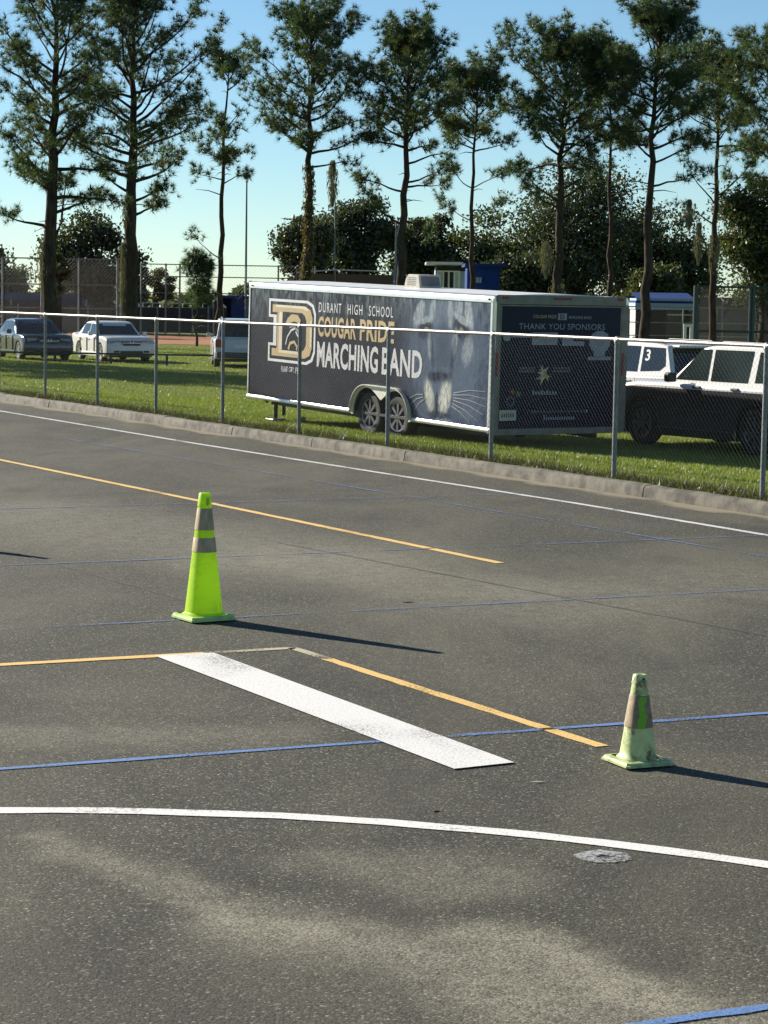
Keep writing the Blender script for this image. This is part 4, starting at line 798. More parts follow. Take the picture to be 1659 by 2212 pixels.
# ------------------------------------------------------------------ litter on the asphalt
def leaf(x, y, l, wd, a, label, m=None):
    mb = MB(); c, s = math.cos(a), math.sin(a); V = []
    for t_ in np.linspace(-1, 1, 7):
        hw_ = wd * max(0.02, 1 - t_ * t_)
        for sg in (-1, 0, 1): V.append((x + c * t_ * l - s * sg * hw_, y + s * t_ * l + c * sg * hw_, 0.005 + wd * 0.12 * (1 - t_ * t_) * (1.4 if sg == 0 else 0.4)))
    mb.add(V, [(3 * i + j, 3 * i + j + 1, 3 * i + j + 4, 3 * i + j + 3) for i in range(6) for j in range(2)])
    return tag(mb.build('fallen_leaf', m or DLEAF), label, 'leaf', 'litter on the asphalt')
DLEAF = mat('dry_leaf', (0.045, 0.028, 0.016), (0.07, 0.045, 0.025), rough=0.8, scale=40)
leaf(0.19, 17.25, 0.055, 0.025, 0.4, 'small curled brown leaf in mid-lot behind the tall cone')
leaf(0.255, 9.98 + 0.20, 0.028, 0.012, 1.2, 'tiny dark leaf just above the white curved line')
leaf(0.77, 10.83, 0.04, 0.010, 0.2, 'pale scrap on the asphalt left of the short cone', mat('pale_scrap', (0.45, 0.42, 0.34), rough=0.8))

# ------------------------------------------------------------------ trees
def rdir(n, rg): v = rg.normal(size=(n, 3)); return v / np.linalg.norm(v, axis=1)[:, None]
def tufts(centers, dirs, rg, nper, ln, wd):
    n = len(centers); C = np.repeat(centers, nper, 0); Dm = np.repeat(dirs, nper, 0)
    d = rdir(n * nper, rg) + Dm * 0.75; d /= np.linalg.norm(d, axis=1)[:, None]
    L_ = rg.uniform(0.6, 1.0, n * nper) * ln; sd = np.cross(d, rdir(n * nper, rg)); sd /= (np.linalg.norm(sd, axis=1)[:, None] + 1e-6)
    V = np.zeros((n * nper, 3, 3)); V[:, 0] = C + sd * wd; V[:, 1] = C - sd * wd; V[:, 2] = C + d * L_[:, None]
    return V.reshape(-1, 3)
def pine(label, x, Y, path, ztop, zc, rad, seed, nb=34, tdia=0.5, clumps=(), limbs=(), fullness=1.0, moss=(), vine=None, brown=0.06, low=0.0, group='pines behind the parked vehicles', shape=None):
    """path: trunk offsets (dx,z) ; crown from zc to ztop with radius rad"""
    rg = np.random.default_rng(seed); z0 = gz(x, Y)
    e = empty('pine_tree', (x, Y, z0), 0, label, 'tree', group)
    pts = []
    zs = np.linspace(0, ztop * 0.985, 16); px_ = np.interp(zs, [p[1] for p in path], [p[0] for p in path]); wob = rg.normal(0, 0.05, 16); wob[0] = 0
    pts = [Vector((px_[i] + wob[i], wob[15 - i] * 0.8, zs[i] - (0.3 if i == 0 else 0))) for i in range(16)]
    rads = [tdia / 2 * (1.22 if i == 0 else 1) * (1 - 0.90 * (zs[i] / ztop) ** 1.25) + 0.012 for i in range(16)]
    MB().tube(pts, rads, 9).build('trunk', BARK, e, smooth=60)
    def on(z_): return Vector((float(np.interp(z_, zs, [p.x for p in pts])), float(np.interp(z_, zs, [p.y for p in pts])), z_))
    br = MB(); cen = []; dr = []
    def addt(p, d_, k, spread):
        for _ in range(k): cen.append(np.array(p) + rg.normal(0, spread, 3)); dr.append(np.array(d_))
    def branch(p0, az, el, l, r0, ft, bare=0.35):
        d_ = Vector((math.cos(az) * math.cos(el), math.sin(az) * math.cos(el), math.sin(el))); P = [p0]; q = p0.copy(); n = 6
        for i in range(n):
            d_ = (d_ + Vector((0, 0, 0.06 + rg.normal(0, 0.06))) + Vector(rg.normal(0, 0.12, 3))).normalized(); q = q + d_ * (l / n); P.append(q.copy())
        br.tube(P, [max(0.010, r0 * (1 - 0.85 * i / n)) for i in range(n + 1)], 4, cap=False)
        for i in range(1, n + 1):
            f = i / n
            if f < bare: continue
            for sg in (-1, 1):
                if rg.random() > ft: continue
                sd = d_.cross(Vector((0, 0, 1))).normalized() * sg; sdv = (d_ * 0.6 + sd * rg.uniform(0.5, 1.0) + Vector((0, 0, rg.uniform(0.0, 0.55)))).normalized()
                sl_ = rg.uniform(0.35, 0.85) * (0.45 + l * 0.13); e_ = P[i] + sdv * sl_
                br.tube([P[i], P[i] + sdv * sl_ * 0.5 + Vector((0, 0, -0.03)), e_], [0.016, 0.012, 0.008], 3, cap=False)
                addt(e_, sdv, 4 + int(rg.random() * 4), 0.15)
        addt(P[-1], d_, 8, 0.19); addt(P[-2], d_, 3, 0.20)
    sh = shape or (lambda t_: (0.55 + 0.45 * math.sin(math.pi * min(1, t_ * 1.25 + 0.08))) if t_ < 0.55 else max(0.18, math.cos((t_ - 0.55) / 0.45 * math.pi / 2) ** 0.75))
    for k in range(nb):
        t_ = (k + rg.uniform(0, 1)) / nb; z_ = zc + (ztop - zc) * t_ ** 0.92; az = k * 2.4 + rg.normal(0, 0.35)
        l = rad * sh(t_) * rg.uniform(0.70, 1.15); el = R(8) + R(52) * t_ + rg.normal(0, 0.12)
        branch(on(min(z_, ztop * 0.98)), az, el, max(0.4, l), tdia * 0.13 * (1 - 0.6 * t_) + 0.01, 0.78 * fullness, 0.30 if l > 1.2 else 0.1)
    for _ in range(6): addt(on(ztop * 0.985) + Vector(rg.normal(0, 0.22, 3)), (0, 0, 1), 3, 0.2)
    for (z_, az, l, el, ft) in limbs: branch(on(z_), R(az), R(el), l, tdia * 0.12, ft, 0.45)
    # dead twigs below the crown
    for k in range(int(5 + 5 * low)):
        z_ = zc * rg.uniform(0.55, 1.0); az = rg.uniform(0, 6.28); d_ = Vector((math.cos(az), math.sin(az), rg.uniform(-.2, .3))); l = rg.uniform(0.5, 1.6)
        br.tube([on(z_), on(z_) + d_ * l * 0.5 + Vector((0, 0, 0.08)), on(z_) + d_ * l], [0.03, 0.02, 0.006], 4, cap=False)
    br.build('limbs', BARK, e)['kind'] = 'stuff'
    cen = np.array(cen); dr = np.array(dr); nb_ = rg.random(len(cen)) < brown
    link('needles', npmesh('needles', tufts(cen[~nb_], dr[~nb_], rg, 26, 0.38, 0.0130), 3), NEEDLE, e)
    if nb_.any(): link('dry_needles', npmesh('dry_needles', tufts(cen[nb_], dr[nb_], rg, 20, 0.36, 0.012), 3), NEEDLE2, e)
    for (dx, zt, hgt_, wd) in moss:
        n = int(260 * hgt_); V = np.zeros((n, 3, 3)); u = rg.random(n); w_ = wd * np.sin(np.pi * np.clip(u * 0.85 + 0.12, 0, 1)) + 0.02
        c = np.c_[dx + rg.normal(0, 1, n) * w_ * 0.5, rg.normal(0, 1, n) * w_ * 0.5, zt - u * hgt_]; V[:, 0] = c + [0.018, 0, 0]; V[:, 1] = c - [0.018, 0, 0]; V[:, 2] = c + np.c_[rg.normal(0, .04, n), rg.normal(0, .04, n), -rg.uniform(.15, .4, n)]
        link('hanging_moss', npmesh('hanging_moss', V.reshape(-1, 3), 3), MOSS, e)['kind'] = 'stuff'
    if vine:
        za, zb_, thick = vine; n = int((zb_ - za) * 300); zz = rg.uniform(za, zb_, n); aa = rg.uniform(0, 6.28, n)
        rr_ = np.array([tdia / 2 * (1 - 0.9 * (q / ztop) ** 1.25) for q in zz]) + rg.random(n) ** 2 * thick; cx_ = np.interp(zz, zs, [p.x for p in pts]); cy_ = np.interp(zz, zs, [p.y for p in pts])
        c = np.c_[cx_ + np.cos(aa) * rr_, cy_ + np.sin(aa) * rr_, zz]; V = np.zeros((n, 3, 3)); d = rdir(n, rg) * 0.09; d2 = rdir(n, rg) * 0.05; V[:, 0] = c - d2; V[:, 1] = c + d2; V[:, 2] = c + d + [0, 0, -0.12]
        link('vine', npmesh('vine', V.reshape(-1, 3), 3), NEEDLE2, e)
    return e
def px(p, Y): return (p - 829.5) / FOC * Y
def hz(p, y, Y): return at(p, y, Y).z - (-0.2)
def trunk(Y, pts): x0 = at(pts[0][0], pts[0][1], Y).x; return x0, [(at(a, b, Y).x - x0, max(0, hz(a, b, Y))) for a, b in pts]
def pine_px(label, Y, pts, ytop, yc, radpx, seed, wpx, **kw):
    x0, path = trunk(Y, pts); zt = hz(pts[-1][0], ytop, Y) * 0.925; kw.setdefault('nb', 34); kw['nb'] = int(kw['nb'] * 0.86)
    if 'moss' in kw: kw['moss'] = [(at(a, b, Y).x - x0, hz(a, b, Y), h_ * Y / FOC, w_ * Y / FOC) for a, b, h_, w_ in kw['moss']]
    if 'limbs' in kw: kw['limbs'] = [(hz(600, ys, Y), az, lp * Y / FOC, el, ft) for ys, az, lp, el, ft in kw['limbs']]
    if 'vine' in kw: kw['vine'] = (hz(600, kw['vine'][1], Y), hz(600, kw['vine'][0], Y), kw['vine'][2])
    return pine(label, x0, Y, path, zt, hz(pts[-1][0], yc, Y), 1.28 * radpx * Y / FOC, seed, tdia=wpx * Y / FOC, **kw)
pine_px('leftmost pine, thick trunk with a long limb arching to the right', 100, [(102, 755), (105, 640), (112, 400), (124, 0)], -95, 440, 150, 11, 33, nb=52, limbs=[(530, -8, 150, 52, 0.5), (400, 178, 120, 20, 0.7), (470, 10, 110, 15, 0.6), (500, 170, 110, 10, 0.7)], moss=[(95, 520, 110, 14), (115, 600, 70, 10)], brown=0.10)
pine_px('second pine from the left, tall and full with moss down its trunk', 103, [(281, 755), (281, 640), (286, 400), (290, 0)], -60, 400, 165, 12, 31, nb=54, limbs=[(330, 5, 160, 12, 0.7), (300, 0, 150, 25, 0.8), (440, 5, 80, 10, 0.9), (470, 20, 70, 0, 0.9), (420, 175, 90, 15, 0.8)], moss=[(268, 520, 160, 11), (275, 420, 90, 10)], brown=0.10)
pine_px('slim sparse pine with two separate small crowns', 112, [(473, 735), (474, 600), (480, 400), (485, 250), (500, 100)], 88, 200, 58, 13, 13, nb=11, fullness=0.5, limbs=[(400, 0, 62, 35, 0.45), (390, 180, 60, 10, 0.45), (360, 60, 55, 30, 0.5), (345, 200, 60, 10, 0.5), (320, -20, 60, 25, 0.5), (330, 150, 45, 40, 0.5), (375, 100, 45, 20, 0.5), (365, -90, 45, 20, 0.5), (300, 250, 40, 40, 0.5), (350, 20, 62, 5, 0.5), (560, 170, 80, 20, 0.15), (290, 15, 80, 42, 0.1)], brown=0.03)
pine_px('straight open pine with a shaggy vine-wrapped trunk left of centre', 105, [(662, 760), (664, 600), (667, 330), (673, 40)], 4, 335, 130, 14, 21, nb=44, vine=(355, 600, 0.16), limbs=[(360, 2, 110, 3, 0.25), (330, 185, 130, 22, 0.6), (325, 170, 110, 35, 0.8)], moss=[(719, 345, 92, 10)])
pine_px('dense round-topped pine above the trailer air conditioner', 106, [(864, 760), (866, 600), (877, 300), (884, 70)], 62, 330, 118, 15, 22, nb=46, limbs=[(400, 10, 90, 0, 0.4), (410, 175, 100, 5, 0.5), (470, 20, 90, -12, 0.3), (350, 0, 110, 20, 0.6), (390, -30, 90, 5, 0.4), (480, 170, 100, 8, 0.6)], brown=0.05)
pine_px('thin shorter pine with drooping branches right of the round-topped pine', 118, [(1018, 740), (1018, 560), (1022, 400), (1030, 200)], 130, 330, 88, 16, 12, nb=32, limbs=[(450, 15, 70, 20, 0.7), (470, 170, 70, 15, 0.6), (400, 0, 80, 30, 0.7), (400, 180, 70, 30, 0.7)], brown=0.12)
pine_px('broad pine rising behind the right half of the trailer', 104, [(1206, 760), (1208, 600), (1213, 350), (1226, 90)], 66, 370, 130, 17, 22, nb=52, limbs=[(420, 5, 110, 28, 0.6), (430, 178, 120, 32, 0.6), (400, 30, 100, 25, 0.7), (440, 150, 100, 20, 0.6)], moss=[(1180, 520, 70, 12), (1205, 600, 60, 14)], brown=0.05)
pine_px('tallest pine on the right with a pale curving trunk', 102, [(1393, 760), (1396, 620), (1404, 350), (1414, 200), (1432, 0)], -8, 330, 122, 18, 22, nb=46, limbs=[(340, 8, 130, 25, 0.6), (330, 175, 110, 25, 0.6), (390, 10, 110, 12, 0.4)], brown=0.04)
pine_px('forked sparse pine near the right edge', 112, [(1538, 740), (1541, 560), (1547, 420), (1552, 200)], 105, 320, 115, 19, 16, nb=36, limbs=[(420, 20, 120, 50, 0.5), (430, 165, 120, 50, 0.4), (470, 170, 90, 20, 0.2), (410, -10, 130, 40, 0.6)], moss=[(1490, 430, 60, 8), (1510, 480, 80, 9), (1545, 500, 100, 12)], brown=0.06)
pine_px('dense pine cut off by the right edge', 106, [(1690, 760), (1690, 560), (1688, 300), (1690, 100)], 60, 420, 118, 20, 20, nb=52, brown=0.05)
pine_px('pine crown peeking between the broad pine and the tallest pine', 124, [(1318, 740), (1318, 500), (1316, 150)], 100, 330, 80, 22, 12, nb=30)
# young pine by the ball field
pine_px('small young pine in front of the ball field fence', 108, [(425, 748), (426, 650), (424, 560)], 552, 680, 38, 23, 5, nb=10, fullness=0.5, brown=0.0)
# pines further along the fence, beyond the left of the view
for k, (x_, y_, h_) in enumerate([(-20.5, 79.5, 15.5), (-23.8, 84.5, 16.5), (-29, 86.5, 16), (-24.8, 77.5, 14.5), (-20.2, 73.6, 15.0), (-26, 81, 15)]):
    pine('pine standing out of sight beyond the left edge', x_, y_, [(0, 0), (0.2, h_ / 2), (0, h_)], h_, 4.6, 4.2, 40 + k, nb=44, tdia=0.5, group='pines beyond the left edge')

def oak(label, Yd, cxp, cyp, rxp, ryp, seed, m, n=30, leaf_s=0.17, per=400, group='broadleaf trees behind the ball field', thin=1.0, kind='oak_tree'):
    rg = np.random.default_rng(seed); c = at(cxp, cyp, Yd); rx, ry = rxp * Yd / FOC, ryp * Yd / FOC; z0 = -0.2
    e = empty(kind, (c.x, Yd, z0), 0, label, 'tree', group); cz_ = c.z - z0
    V = []; br = MB(); base = Vector((0, 0, max(0.5, cz_ - ry * 0.75)))
    MB().tube([(0, 0, -0.3), (0.1, 0, base.z * 0.5), base, Vector((0, 0, cz_))], [0.42, 0.32, 0.26, 0.10], 8).build('trunk', BARK, e, smooth=60)
    for k in range(n):
        d = rdir(1, rg)[0]; f = rg.random() ** 0.5; p = np.array([d[0] * rx * f, d[1] * rx * 0.7 * f, cz_ + d[2] * ry * f]); p[2] = max(p[2], 0.8)
        r0 = rg.uniform(0.16, 0.42) * min(rx, ry * 1.4); nn = int(per * thin * (0.5 + 3.2 * (r0 / min(rx, ry * 1.4)) ** 1.2))
        q = np.clip(rg.normal(0, 0.55, (nn, 3)), -1.3, 1.3) * r0 * np.array([1.2, 1.2, 0.75]); cc = p + q
        a = rdir(nn, rg); b = np.cross(a, rdir(nn, rg)); b /= np.linalg.norm(b, axis=1)[:, None] + 1e-6; s = rg.uniform(0.5, 1.0, nn)[:, None] * leaf_s
        W_ = np.zeros((nn, 4, 3)); W_[:, 0] = cc - a * s; W_[:, 1] = cc + b * s * 0.55; W_[:, 2] = cc + a * s; W_[:, 3] = cc - b * s * 0.55; V.append(W_.reshape(-1, 3))
        br.tube([base, (base + Vector(p)) / 2 + Vector((0, 0, -0.15)), Vector(p)], [0.12, 0.07, 0.02], 4, cap=False)
    br.build('limbs', BARK, e)['kind'] = 'stuff'; link('crown', npmesh('crown', np.concatenate(V), 4), m, e)
    return e
oak('low oak left of the vine-wrapped pine, behind the trailer front', 140, 668, 560, 66.96, 86.4, 61, OAKL, 30)
oak('broad oak behind the trailer roof, left of the round-topped pine', 150, 770, 532, 91.8, 108, 62, OAKL, 36)
oak('oak right behind the round-topped pine', 152, 915, 557, 86.4, 93.6, 63, OAKL, 32)
oak('oak with pale mossy leaves above the press box', 150, 1040, 572, 102.6, 102, 64, OAKG, 34, thin=0.9)
oak('large dark oak filling the gap behind the broad pine', 152, 1250, 532, 162, 150, 65, OAKL, 60)
oak('dark oak between the broad pine and the tallest pine', 158, 1390, 557, 113.4, 120, 66, OAKL, 44)
oak('oak behind the forked pine', 156, 1480, 602, 81, 72, 67, OAKG, 26)
oak('bright green leafy tree at the right edge', 120, 1655, 517, 102.6, 132, 68, OAKG, 44, leaf_s=0.14)
oak('low bright bush tree under the tallest pine', 140, 1420, 632, 64.8, 48, 69, OAKG, 18)
oak('dark oak at the far left edge', 145, 0, 612, 77.76, 84, 70, OAKL, 30)
oak('oak between the two left pines', 140, 205, 572, 97.2, 114, 71, OAKL, 40)
oak('sunlit bush tree behind the leftmost pine', 128, 118, 585, 36, 42, 72, OAKG, 14, thin=0.6)
oak('low oak right of the second pine, above the backstop', 150, 290, 612, 43.2, 45.6, 73, OAKL, 14)
oak('far brownish tree showing above the field fence', 190, 335, 617, 37.8, 36, 74, NEEDLE2, 12, thin=0.6)
oak('oak low behind the trailer, right of the press box', 138, 1130, 612, 75.6, 66, 75, OAKL, 28)

# ------------------------------------------------------------------ ball field
def bars(name, parent, m, segs, rad, n=6):
    for a, b in segs: MB().tube([a, b], rad, n).build(name, m, parent, smooth=50)
def chain(label, Y, posts, ytop, ybot, m, rad, rails, group=None, yaw=0.0, name='backstop_fence', pitch=0.22, wrad=0.005):
    """tall wire fence; posts: list of pixel columns"""
    p0 = at(posts[0], ybot, Y); zb = -0.2; e = empty(name, (p0.x, Y, zb), 0, label, 'fence', group)
    zt = at(posts[0], ytop, Y).z - zb; xs = [at(q, ytop, Y).x - p0.x for q in posts]
    yy = [x_ * math.tan(yaw) for x_ in xs]
    for x_, y_ in zip(xs, yy): MB().tube([(x_, y_, -0.1), (x_, y_, zt + 0.05)], rad, 7).build('fence_post', m, e, smooth=50)
    for f in rails:
        for i in range(len(xs) - 1): MB().tube([(xs[i], yy[i], zt * f), (xs[i + 1], yy[i + 1], zt * f)], rad * 0.62, 6).build('fence_rail', m, e, smooth=50)
    for i in range(len(xs) - 1):
        q = lattice(math.hypot(xs[i + 1] - xs[i], yy[i + 1] - yy[i]), zt, pitch, wrad).build('wire_mesh', WIRE, e); q.location = (xs[i], yy[i], 0); q.rotation_euler = (0, 0, yaw)
    return e
chain('tall grey backstop fence behind the left pines', 131, [-30, 6, 90, 171, 254, 262], 556, 720, GALVP, 0.07, (0.35, 0.66, 1.0), wrad=0.0028)
chain('lower field fence running right from the second pine', 134, [305, 358, 388, 450, 530, 600, 680], 570, 720, GALVP, 0.055, (0.6, 0.83, 1.0), yaw=0.10, wrad=0.0028)
# dark windscreen along the foot of the backstop
wf = empty('windscreen_fence', (px(-40, 137), 137, -0.2), 0, 'low dark fabric windscreen fence behind the parked sedans', 'fence')
xs = [px(q, 137) - px(-40, 137) for q in range(-40, 560, 75)]
for i in range(len(xs) - 1):
    MB().box(xs[i] + 0.06, xs[i + 1] - 0.02, -0.012, 0.012, 0.10, 1.62).build('fabric_panel', SCREEN, wf); MB().tube([(xs[i], 0, -0.1), (xs[i], 0, 1.7)], 0.045, 6).build('fence_post', GALVP, wf)
wr_ = empty('windscreen_fence', (px(1340, 133), 133, -0.2), 0, 'brown fabric windscreen fence at the right behind the white SUVs', 'fence')
xs = [px(q, 133) - px(1340, 133) for q in range(1340, 1800, 70)]
for i in range(len(xs) - 1):
    MB().box(xs[i] + 0.06, xs[i + 1] - 0.02, -0.012, 0.012, 0.05, 2.75).build('fabric_panel', BROWN, wr_); MB().tube([(xs[i], 0, -0.1), (xs[i], 0, 2.8)], 0.045, 6).build('fence_post', GALVP, wr_)
rgf = np.random.default_rng(99); nf = 26000; xq = rgf.uniform(-130, 130, nf); hq = 2.2 + 0.8 * np.sin(xq * 0.31) + 0.7 * np.sin(xq * 0.83 + 2); cq = np.c_[xq, 262 + rgf.normal(0, 2.5, nf), -0.2 + hq * rgf.random(nf) ** 0.6]
aq = rdir(nf, rgf) * 0.55; bq = np.cross(aq, rdir(nf, rgf)); Vq = np.zeros((nf, 4, 3)); Vq[:, 0] = cq - aq; Vq[:, 1] = cq + bq * 0.6; Vq[:, 2] = cq + aq; Vq[:, 3] = cq - bq * 0.6
tag(link('far_hedge', npmesh('far_hedge', Vq.reshape(-1, 3), 4), OAKL), 'far low hedge line along the horizon', 'hedge', None, 'stuff')
def dugout(label, Y, x0p, x1p, ytop, ywall, wallm, roofm, depth=3.0, opening=True):
    a = at(x0p, ytop, Y); b = at(x1p, ytop, Y); e = empty('dugout', (a.x, Y, -0.2), 0, label, 'dugout', 'ball field dugouts'); L_ = b.x - a.x; zt = a.z + 0.2; zf = at(x0p, ywall, Y).z + 0.2
    MB().box(-0.25, L_ + 0.25, -0.35, depth + 0.2, zf, zt).build('roof', roofm, e, bevel=0.02)
    MB().box(0, L_, depth - 0.2, depth, 0, zf - 0.003).build('back_wall', wallm, e); MB().box(0, 0.15, 0, depth - 0.203, 0, zf - 0.003).build('end_wall', wallm, e); MB().box(L_ - 0.9, L_, 0, depth - 0.203, 0, zf - 0.003).build('end_wall', wallm, e)
    if opening:
        for k in range(1, int(L_ / 2.4)): MB().tube([(k * 2.4, 0.05, 0), (k * 2.4, 0.05, zf)], 0.05, 6).build('post', GALVP, e)
        MB().box(0.2, L_ - 1.0, depth - 0.8, depth - 0.4, 0.40, 0.46).build('bench', BEAM, e); MB().box(0.16, L_ - 0.92, -0.02, 0.06, 0, 0.75).build('front_wall', BLOCK, e)
    return e
dugout('long dugout with a dark blue roof behind the leftmost pine', 141, -60, 178, 632, 645, BLUEW, BLUEW)
dugout('blue block dugout by the trailer nose', 140, 463, 531, 638, 644, BLUEW, BLUEW, opening=False)
def bleacher(label, Y, x0p, x1p, ylow, yhigh, rows, rails=True, yaw=0):
    a = at(x0p, ylow, Y); b = at(x1p, ylow, Y); L_ = b.x - a.x; e = empty('bleacher', (a.x, Y, -0.2), yaw, label, 'bleacher', 'aluminium bleachers by the ball field')
    zt = at(x0p, yhigh, Y).z + 0.2
    for k in range(rows):
        z_ = 0.45 + (zt - 0.45 - (0.9 if rails else 0)) * k / max(1, rows - 1); y_ = 0.65 * k
        MB().box(0, L_, y_, y_ + 0.26, z_, z_ + 0.05).build('seat_plank', BEAM, e); MB().box(0, L_, y_ + 0.29, y_ + 0.55, z_ - 0.28, z_ - 0.24).build('foot_plank', BEAM, e)
    top = 0.45 + (zt - 0.45 - (0.9 if rails else 0)); yb_ = 0.65 * (rows - 1)
    for x_ in np.linspace(0.2, L_ - 0.2, 4):
        MB().tube([(x_, 0.1, 0), (x_, 0.1, 0.45)], 0.03, 5).build('support', BEAM, e); MB().tube([(x_, yb_ + 0.3, 0), (x_, yb_ + 0.3, zt)], 0.03, 5).build('support', BEAM, e); MB().tube([(x_, 0.1, 0.1), (x_, yb_ + 0.3, top - 0.1)], 0.03, 5).build('brace', BEAM, e)
    if rails:
        for z_ in (zt, zt - 0.45): MB().tube([(0.0, yb_ + 0.32, z_), (L_, yb_ + 0.32, z_)], 0.03, 5).build('guard_rail', BEAM, e)
        for x_ in (0.0, L_): MB().tube([(x_, 0.1, 1.15), (x_, yb_ + 0.32, zt)], 0.035, 5).build('hand_rail', WHT, e); MB().tube([(x_, 0.1, 0.45), (x_, 0.1, 1.15)], 0.03, 5).build('support', BEAM, e)
    return e
bleacher('small aluminium bleacher between the two left pines', 139, 182, 243, 690, 616, 4)
bleacher('long low bleacher right of the second pine', 144, 296, 440, 690, 655, 3, rails=False)
bars_ = empty('stair_rail', at(246, 664, 138), 0, 'pale sloping stair handrail beside the second pine', 'handrail', 'stair rails of the bleachers')
for (a, b, c, d) in [(247, 618, 261, 629), (266, 635, 281, 648), (245, 650, 259, 662), (295, 654, 303, 664)]: MB().tube([at(a, b, 138) - bars_.location, at(c, d, 138) - bars_.location], 0.075, 6).build('rail_segment', WHT, bars_)
for a, b in ((254, 624), (273, 641)): MB().tube([at(a, b, 138) - bars_.location, Vector((at(a, b, 138).x, 138, -0.2)) - bars_.location], 0.03, 5).build('rail_post', GALVP, bars_)
b2 = empty('stair_rail', at(452, 640, 137), 0, 'pale sloping stair handrail beside the slim pine', 'handrail', 'stair rails of the bleachers')
for (a, b, c, d) in [(453, 633, 469, 648), (478, 656, 488, 665)]: MB().tube([at(a, b, 137) - b2.location, at(c, d, 137) - b2.location], 0.075, 6).build('rail_segment', WHT, b2)
for a, b in ((461, 641), (483, 661)): MB().tube([at(a, b, 137) - b2.location, Vector((at(a, b, 137).x, 137, -0.2)) - b2.location], 0.03, 5).build('rail_post', GALVP, b2)
# low pipe barrier in front of the sedans
lr = empty('low_pipe_rail', (px(-60, 79), 79, gz(px(200, 79), 79)), 0, 'low dark pipe rail in front of the parked sedans', 'railing')
L_ = px(545, 79) - px(-60, 79); MB().tube([(0, 0, 0.34), (L_, -0.3, 0.34)], 0.035, 6).build('rail', BLACK, lr)
for k in range(5): MB().tube([(L_ * (k + 0.45) / 5, -0.3 * (k + 0.45) / 5, -0.1), (L_ * (k + 0.45) / 5, -0.3 * (k + 0.45) / 5, 0.36)], 0.05, 6).build('rail_post', BLACK, lr)
# poles
def pole(label, Y, xp, ytop, xb, rad, name='light_pole'):
    t = at(xp, ytop, Y); b = at(xb, 700, Y); e = empty(name, (b.x, Y, -0.2), 0, label, 'pole', 'thin poles beyond the ball field')
    MB().tube([(0, 0, -0.1), ((t.x - b.x) * 0.5, 0, t.z / 2), (t.x - b.x, 0, t.z + 0.2)], [rad, rad * 0.85, rad * 0.6], 8).build('shaft', GALVP, e, smooth=50)
    MB().lathe([(0, t.z + 0.34), (rad * 0.9, t.z + 0.30), (rad * 0.95, t.z + 0.2)], 8).build('cap', GALVP, e).location = (t.x - b.x, 0, 0)
pole('tall thin grey pole right of the slim pine', 145, 533, 394, 530, 0.085); pole('thin pole below the hanging moss clump', 138, 724, 425, 722, 0.05); pole('grey pole beside the trunk of the round-topped pine', 135, 856, 482, 853, 0.09)
# press box and blue building
Yp = 126
a = at(921, 573, Yp); pb = empty('press_box', (at(940, 627, Yp).x, Yp, -0.2), 0, 'pale raised press box with white framed windows above the trailer', 'building')
x0 = 0; x1 = at(1004, 600, Yp).x - pb.location.x; z1 = at(945, 577, Yp).z + 0.2; zlo = at(945, 640, Yp).z + 0.2
MB().box(x0, x1, 0, 3, zlo - 0.4, z1).build('wall', LBLUE, pb); MB().box(x0 + 0.2, x1 - 0.2, 0.2, 2.8, 0, zlo - 0.402).build('support_base', BLUEW, pb)
MB().box(at(920, 570, Yp).x - pb.location.x, at(1000, 570, Yp).x - pb.location.x, -0.7, 3.4, at(945, 573, Yp).z + 0.23, at(945, 566, Yp).z + 0.2).build('roof', WHT, pb, bevel=0.02)
MB().box(x0 + 0.05, x1 + 0.02, -0.06, -0.002, at(945, 585, Yp).z + 0.2, at(945, 577, Yp).z + 0.2).build('fascia', DARKIN, pb)
wx = [at(q, 600, Yp).x - pb.location.x for q in (944, 956, 968, 980, 992)]; zw0, zw1 = at(945, 625, Yp).z + 0.2, at(945, 587, Yp).z + 0.2
for i in range(4):
    wn = MB().box(wx[i] + 0.04, wx[i + 1] - 0.04, -0.03, 0.0 - 0.002, zw0, zw1).build('window', [mat('curtained_glass', (0.42, 0.50, 0.44), (0.34, 0.42, 0.38), rough=0.15), DARKIN, DARKIN, mat('curtained_glass', (0.46, 0.54, 0.46), (0.38, 0.46, 0.40), rough=0.15)][i], pb)
    MB().box(wx[i], wx[i] + 0.08, -0.08, -0.031, zw0, zw1 + 0.06).build('mullion', WHT, wn)
MB().box(wx[4] - 0.06, wx[4] + 0.05, -0.08, -0.003, zw0, zw1 + 0.06).build('mullion', WHT, pb); MB().box(wx[0], wx[4], -0.085, -0.031, zw1, zw1 + 0.07).build('window_head', WHT, pb)
Yb = 130; bb = empty('blue_building', (at(1009, 600, Yb).x, Yb, -0.2), 0, 'dark blue building with one small window right of the press box', 'building')
L_ = at(1079, 600, Yb).x - bb.location.x; zt = at(1040, 577, Yb).z + 0.2
MB().box(0, L_, 0, 5, 0, zt).build('wall', BLUEW, bb); MB().box(-0.15, L_ + 0.35, -0.25, 5.2, zt + 0.003, zt + 0.20).build('roof', BLUEW, bb, bevel=0.02)
wn = MB().box(at(1026, 600, Yb).x - bb.location.x, at(1039, 600, Yb).x - bb.location.x, -0.05, -0.002, at(1030, 611, Yb).z + 0.2, at(1030, 599, Yb).z + 0.2).build('window', mat('grey_pane', (0.20, 0.26, 0.26), rough=0.2), bb)
v0 = wn.data.vertices; xa, xb_ = min(q.co.x for q in v0), max(q.co.x for q in v0); za, zb_ = min(q.co.z for q in v0), max(q.co.z for q in v0)
for q in (xa, (xa + xb_) / 2, xb_): MB().box(q - 0.025, q + 0.025, -0.075, -0.051, za, zb_).build('frame', LBLUE, wn)
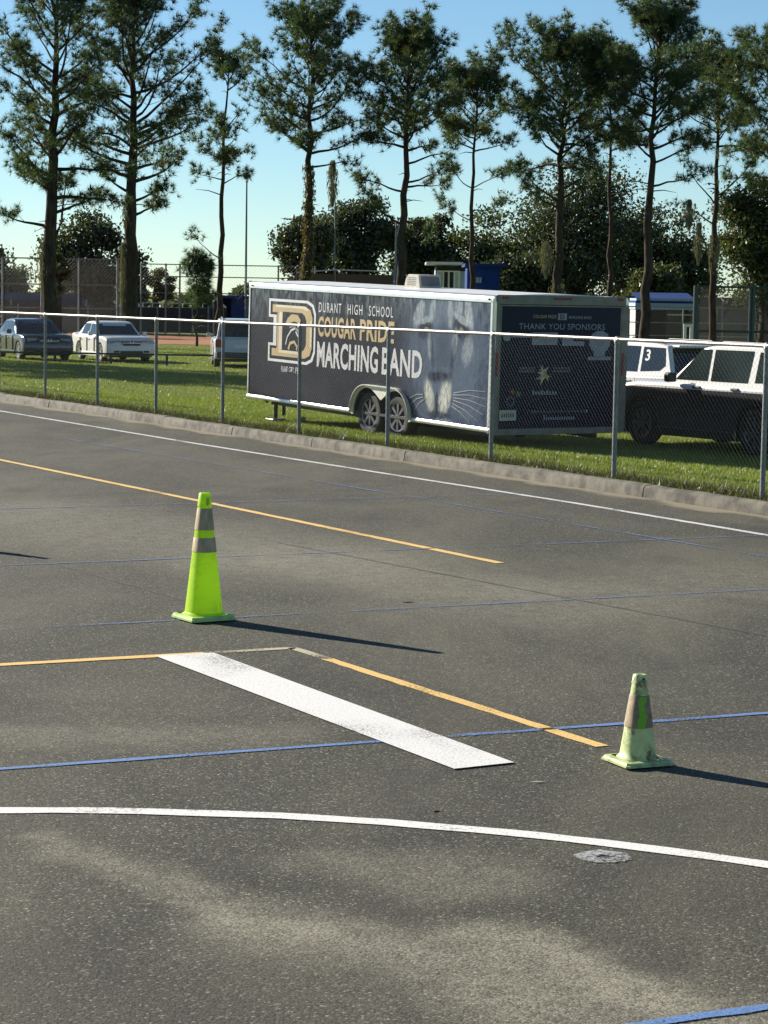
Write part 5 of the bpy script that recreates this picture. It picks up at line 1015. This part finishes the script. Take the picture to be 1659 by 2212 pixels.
# netting bar behind the trailer roof
nb_ = empty('netting_frame', (at(640, 600, 134).x, 134, -0.2), 0, 'low batting net frame showing over the trailer roof', 'net'); L_ = at(850, 600, 134).x - nb_.location.x; zt = at(740, 583, 134).z + 0.2
MB().tube([(0, 0, zt - 0.2), (L_ * 0.4, 0, zt), (L_, 0, zt - 0.05)], 0.04, 6).build('top_bar', BEAM, nb_)
for f in (0.0, 0.4, 1.0): MB().tube([(L_ * f, 0, 0), (L_ * f, 0, zt)], 0.035, 6).build('post', GALVP, nb_)
MB().box(0, L_, 0.02, 0.03, 0.2, zt - 0.25).build('net_sheet', mat('brown_net', (0.10, 0.08, 0.045), rough=0.9), nb_)
# right: dugout building, fences
Yr = 128; rd = empty('concession_building', (at(1372, 700, Yr).x, Yr, -0.2), 0, 'low white and blue banded building behind the tallest pine', 'building')
X0 = rd.location.x; xx = lambda q: at(q, 680, Yr).x - X0
zz = lambda y_: at(1430, y_, Yr).z + 0.2
L_ = xx(1500); MB().box(0, L_, 2.8, 3.0, 0, zz(670)).build('back_wall', DARKIN, rd)
MB().box(-0.05, L_ + 0.2, -0.3, 3.2, zz(669), zz(655)).build('fascia', LBLUE, rd); MB().box(-0.02, L_ + 0.15, -0.28, 3.2, zz(655) + 0.002, zz(650)).build('band', BLUEW, rd); MB().box(0.0, L_ + 0.1, -0.26, 3.2, zz(650) + 0.002, zz(645)).build('band', LBLUE, rd)
MB().add([(0, -0.2, zz(645) + .004), (L_, -0.2, zz(645) + .004), (L_, 3.2, zz(632)), (0, 3.2, zz(632))], [(0, 1, 2, 3)]).build('roof', BLUEW, rd)
MB().box(0.0, xx(1374), 0, 2.79, 0, zz(670)).build('end_post', WHT, rd); MB().box(xx(1440), L_, 0, 0.2, 0, zz(672)).build('wall', BROWN, rd); MB().box(xx(1441), L_, -0.08, -0.01, zz(681), zz(678)).build('shelf', BEAM, rd)
chain('tall dark green wire fence behind the white SUVs', 118, [1502, 1506, 1622, 1628, 1720], 619, 740, DGREEN, 0.10, (0.02, 0.30, 1.0), pitch=0.16, wrad=0.006, name='ball_field_fence')
chain('low pale railed fence behind the white SUVs', 121, [1355, 1401, 1476, 1548, 1620, 1700], 662, 740, GALV, 0.05, (0.30, 0.62, 1.0), pitch=0.20, wrad=0.004, name='ball_field_fence')
gt = empty('gate_frame', (at(1479, 740, 116).x, 116, -0.2), 0, 'small white post frame standing by the dark green fence', 'gate'); wq = at(1493, 720, 116).x - gt.location.x; zt = at(1485, 700, 116).z + 0.2
for x_ in (0, wq): MB().box(x_ - 0.07, x_ + 0.07, -0.05, 0.05, 0, zt - 0.153).build('post', WHT, gt)
MB().box(-0.08, wq + 0.08, -0.06, 0.06, zt - 0.15, zt).build('crossbar', WHT, gt)
